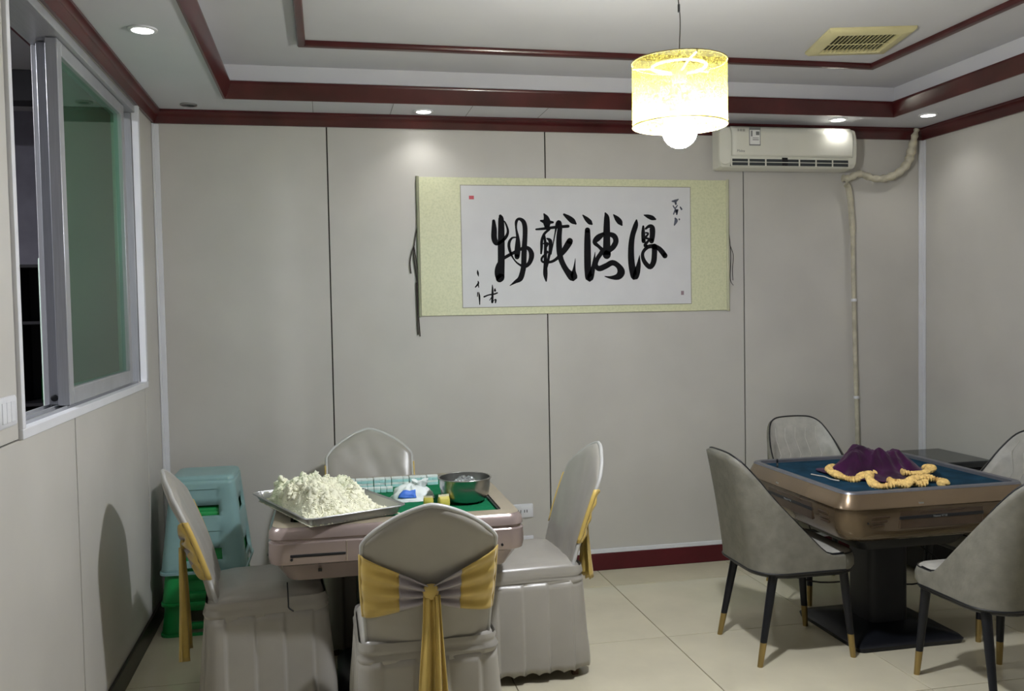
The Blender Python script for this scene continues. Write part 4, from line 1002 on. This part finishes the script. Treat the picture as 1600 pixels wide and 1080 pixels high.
for k in range(240):
    x = rnd.uniform(-hx_+0.035, hx_-0.04); y = rnd.uniform(-hy_+0.035, hy_-0.03); z = rice_h(x, y)
    if z < 0.02 and rnd.random() < 0.5: continue
    R_ = rnd.uniform(0.006, 0.015); o_ = Vector((rnd.random()*50, rnd.random()*50, 0))
    mb.add([Vector((x, y, z-0.002))+v*R_*(1+0.7*noise.noise(v*1.6+o_)+0.45*noise.noise(v*4+o_)) for v in icv], icf)
for k in range(5200):
    x = rnd.uniform(-hx_+0.016, hx_-0.016); y = rnd.uniform(-hy_+0.016, hy_-0.016)
    z = rice_h(x, y)
    if z < 0.012 and rnd.random() < 0.6: continue
    a, b = rnd.uniform(0, PI), rnd.uniform(-0.6, 0.9); L_ = rnd.uniform(0.004, 0.0075); W_ = rnd.uniform(0.002, 0.004)
    d = Vector((math.cos(a)*math.cos(b), math.sin(a)*math.cos(b), math.sin(b))); e1 = d.orthogonal().normalized(); e2 = d.cross(e1)
    p = Vector((x, y, max(z, 0.005)+0.001))
    mb.add([p+d*L_*q[0]+e1*W_*q[1]+e2*W_*q[2] for q in octv], octf)
mb.v = [(p[0], p[1], max(p[2], 0.0035)) for p in mb.v]
ri = mb.build('rice', RICE, None, angle=180); ri.location = (tc_[0], tc_[1], TRZ); ri.rotation_euler = (0, 0, ANG)
tag(ri, 'crumbly heap of cooked white rice piled on the aluminium tray', 'rice', kind='stuff')

# mahjong tiles
def make_tile():
    t = thing('mahjong_tile', 'x', 'mahjong tile')
    MB().box((-0.0128,-0.018,0), (0.0128,0.018,0.0125)).build('tile_back', TILE_T, t, bevel=0.0015)
    MB().box((-0.0128,-0.018,0.01255), (0.0128,0.018,0.021)).build('tile_face', TILE_W, t, bevel=0.0015)
    return t
mt0 = make_tile(); first = True
def put_tile(x, y, z, rz, lab, grp):
    global first
    o = mt0 if first else copy_tree(mt0); first = False
    o.location = (x, y, z); o.rotation_euler = (0, 0, rz); o['label'] = lab; o['category'] = 'mahjong tile'; o['group'] = grp
ORD = 'last next-to-last third fourth fifth sixth seventh eighth ninth tenth eleventh twelfth thirteenth fourteenth fifteenth sixteenth seventeenth'.split()
def ordl(k, n): return ('end tile' if k == n-1 else 'second tile' if k == n-2 else ORD[n-1-k]+' tile')
for lv in (0, 1):
    for k in range(17):
        lab = 'white teal-backed mahjong tile, %s from the steel bowl in rear row, %s layer' % (ordl(k, 17).replace('end', 'first'), ('lower', 'upper')[lv])
        put_tile(0.045+k*0.0265+(0.003 if k % 3 == 0 else 0), 4.06+0.0015*math.sin(k*2.1+lv), FG+0.0002+lv*0.0214, 0.03*math.sin(k*3.3+lv), lab, 'tiles in the long rear row, layer %s' % ('lower', 'upper')[lv])
for k in range(9):
    put_tile(0.04+k*0.0272, 3.965-0.002*k+0.001*math.sin(k*1.7), FG+0.0002, -0.06+0.02*math.sin(k*2.3), 'white teal-backed mahjong tile, %s from the plastic bag in the short front row' % ordl(k, 9).replace('end', 'first'), 'tiles in the short front row')

# steel bowl with plastic wrap
bw = thing('steel_bowl', 'stainless steel mixing bowl standing on the green felt', 'bowl', (0.545, 3.65, FG+0.0004))
MB().lathe([(0.06,0.0),(0.066,0.001),(0.086,0.014),(0.098,0.036),(0.1035,0.065),(0.1045,0.096),(0.109,0.1),(0.109,0.103),(0.1035,0.1025),(0.1015,0.066),(0.096,0.038),(0.084,0.017),(0.06,0.004)], n=48).build('bowl_shell', STEEL, bw, angle=60)
MB().tube([(0.1085*math.cos(2*PI*k/48), 0.1085*math.sin(2*PI*k/48), 0.1015) for k in range(48)], 0.0028, 6, closed=True).build('rolled_lip', STEEL, bw, angle=180)
def wrp(a, b):
    th = 2*PI*a; q = b*0.078
    z = 0.05+0.05*(1-(q/0.08)**2)+0.018*noise.noise(Vector((math.cos(th)*q*60, math.sin(th)*q*60, 2)))+0.012*noise.noise(Vector((math.cos(th)*q*130, math.sin(th)*q*130, 5)))
    return (q*math.cos(th), q*math.sin(th), z)
o = MB().grid(wrp, 40, 12).build('plastic_wrap', CLEARWRAP, None, angle=20); o.location = (0.545, 3.65, FG+0.0004)
tag(o, 'crumpled clear plastic wrap inside the steel bowl', 'plastic wrap')

# plastic bag with blue print
pb = thing('plastic_bag', 'white plastic bag with a blue print between rice and bowl', 'bag', (0.335, 3.765, FG+0.0004), 0.15)
def bag(a, b):
    th = 2*PI*a; ph = PI/2*b
    rx, ry, rz = 0.095, 0.07, 0.062
    k = 1+0.22*noise.noise(Vector((math.cos(th)*2, math.sin(th)*2, b*2+3)))+0.1*noise.noise(Vector((math.cos(th)*6, math.sin(th)*6, b*6)))
    return (rx*math.cos(th)*math.cos(ph)*k, ry*math.sin(th)*math.cos(ph)*k, max(0.001, rz*math.sin(ph)*k))
MB().grid(bag, 48, 14).build('bag_film', mat('white_bag_film', rgb(222, 228, 226), 0.3, var=0.03), pb, angle=60)
def bprint(a, b):
    p = bag(0.62+0.14*a, 0.18+0.34*b); v = Vector(p)
    return (p[0]*1.03, p[1]*1.035-0.001, p[2]*1.03+0.001)
MB().grid(bprint, 10, 6).build('blue_print', BLUEPRINT, pb, angle=60, solid=0.0006)
def knotp(a, b):
    th = 2*PI*a; q = lerp(0.012, 0.03, b)*(1+0.3*math.sin(th*5))
    return (0.04+q*math.cos(th), 0.0+q*math.sin(th), 0.04+0.035*b+0.006*math.sin(th*3))
MB().grid(knotp, 30, 6).build('bag_neck', MATS['white_bag_film'], pb, angle=180, solid=0.001)
for lab, x, y, s_, rz in (('small yellow seasoning packet standing against the steel bowl', 0.447, 3.575, 1.0, 0.2), ('small yellow seasoning packet nearest the white plastic bag', 0.388, 3.60, 0.85, -0.3)):
    t = thing('seasoning_packet', lab, 'packet', (x, y, FG+0.0004), rz, 'yellow packets')
    MB().loft([rr(0.022*s_,0.012*s_,0.008,0,3), rr(0.024*s_,0.015*s_,0.01,0.01,3), rr(0.024*s_,0.015*s_,0.01,0.03*s_,3), rr(0.022*s_,0.006,0.004,0.042*s_,3)]).build('pouch', YELLOWB, t)
    box('sealed_edge', (-0.022*s_,-0.002,0.042*s_), (0.022*s_,0.002,0.05*s_), mat('pale_yellow_film', rgb(226, 222, 190), 0.4), t)
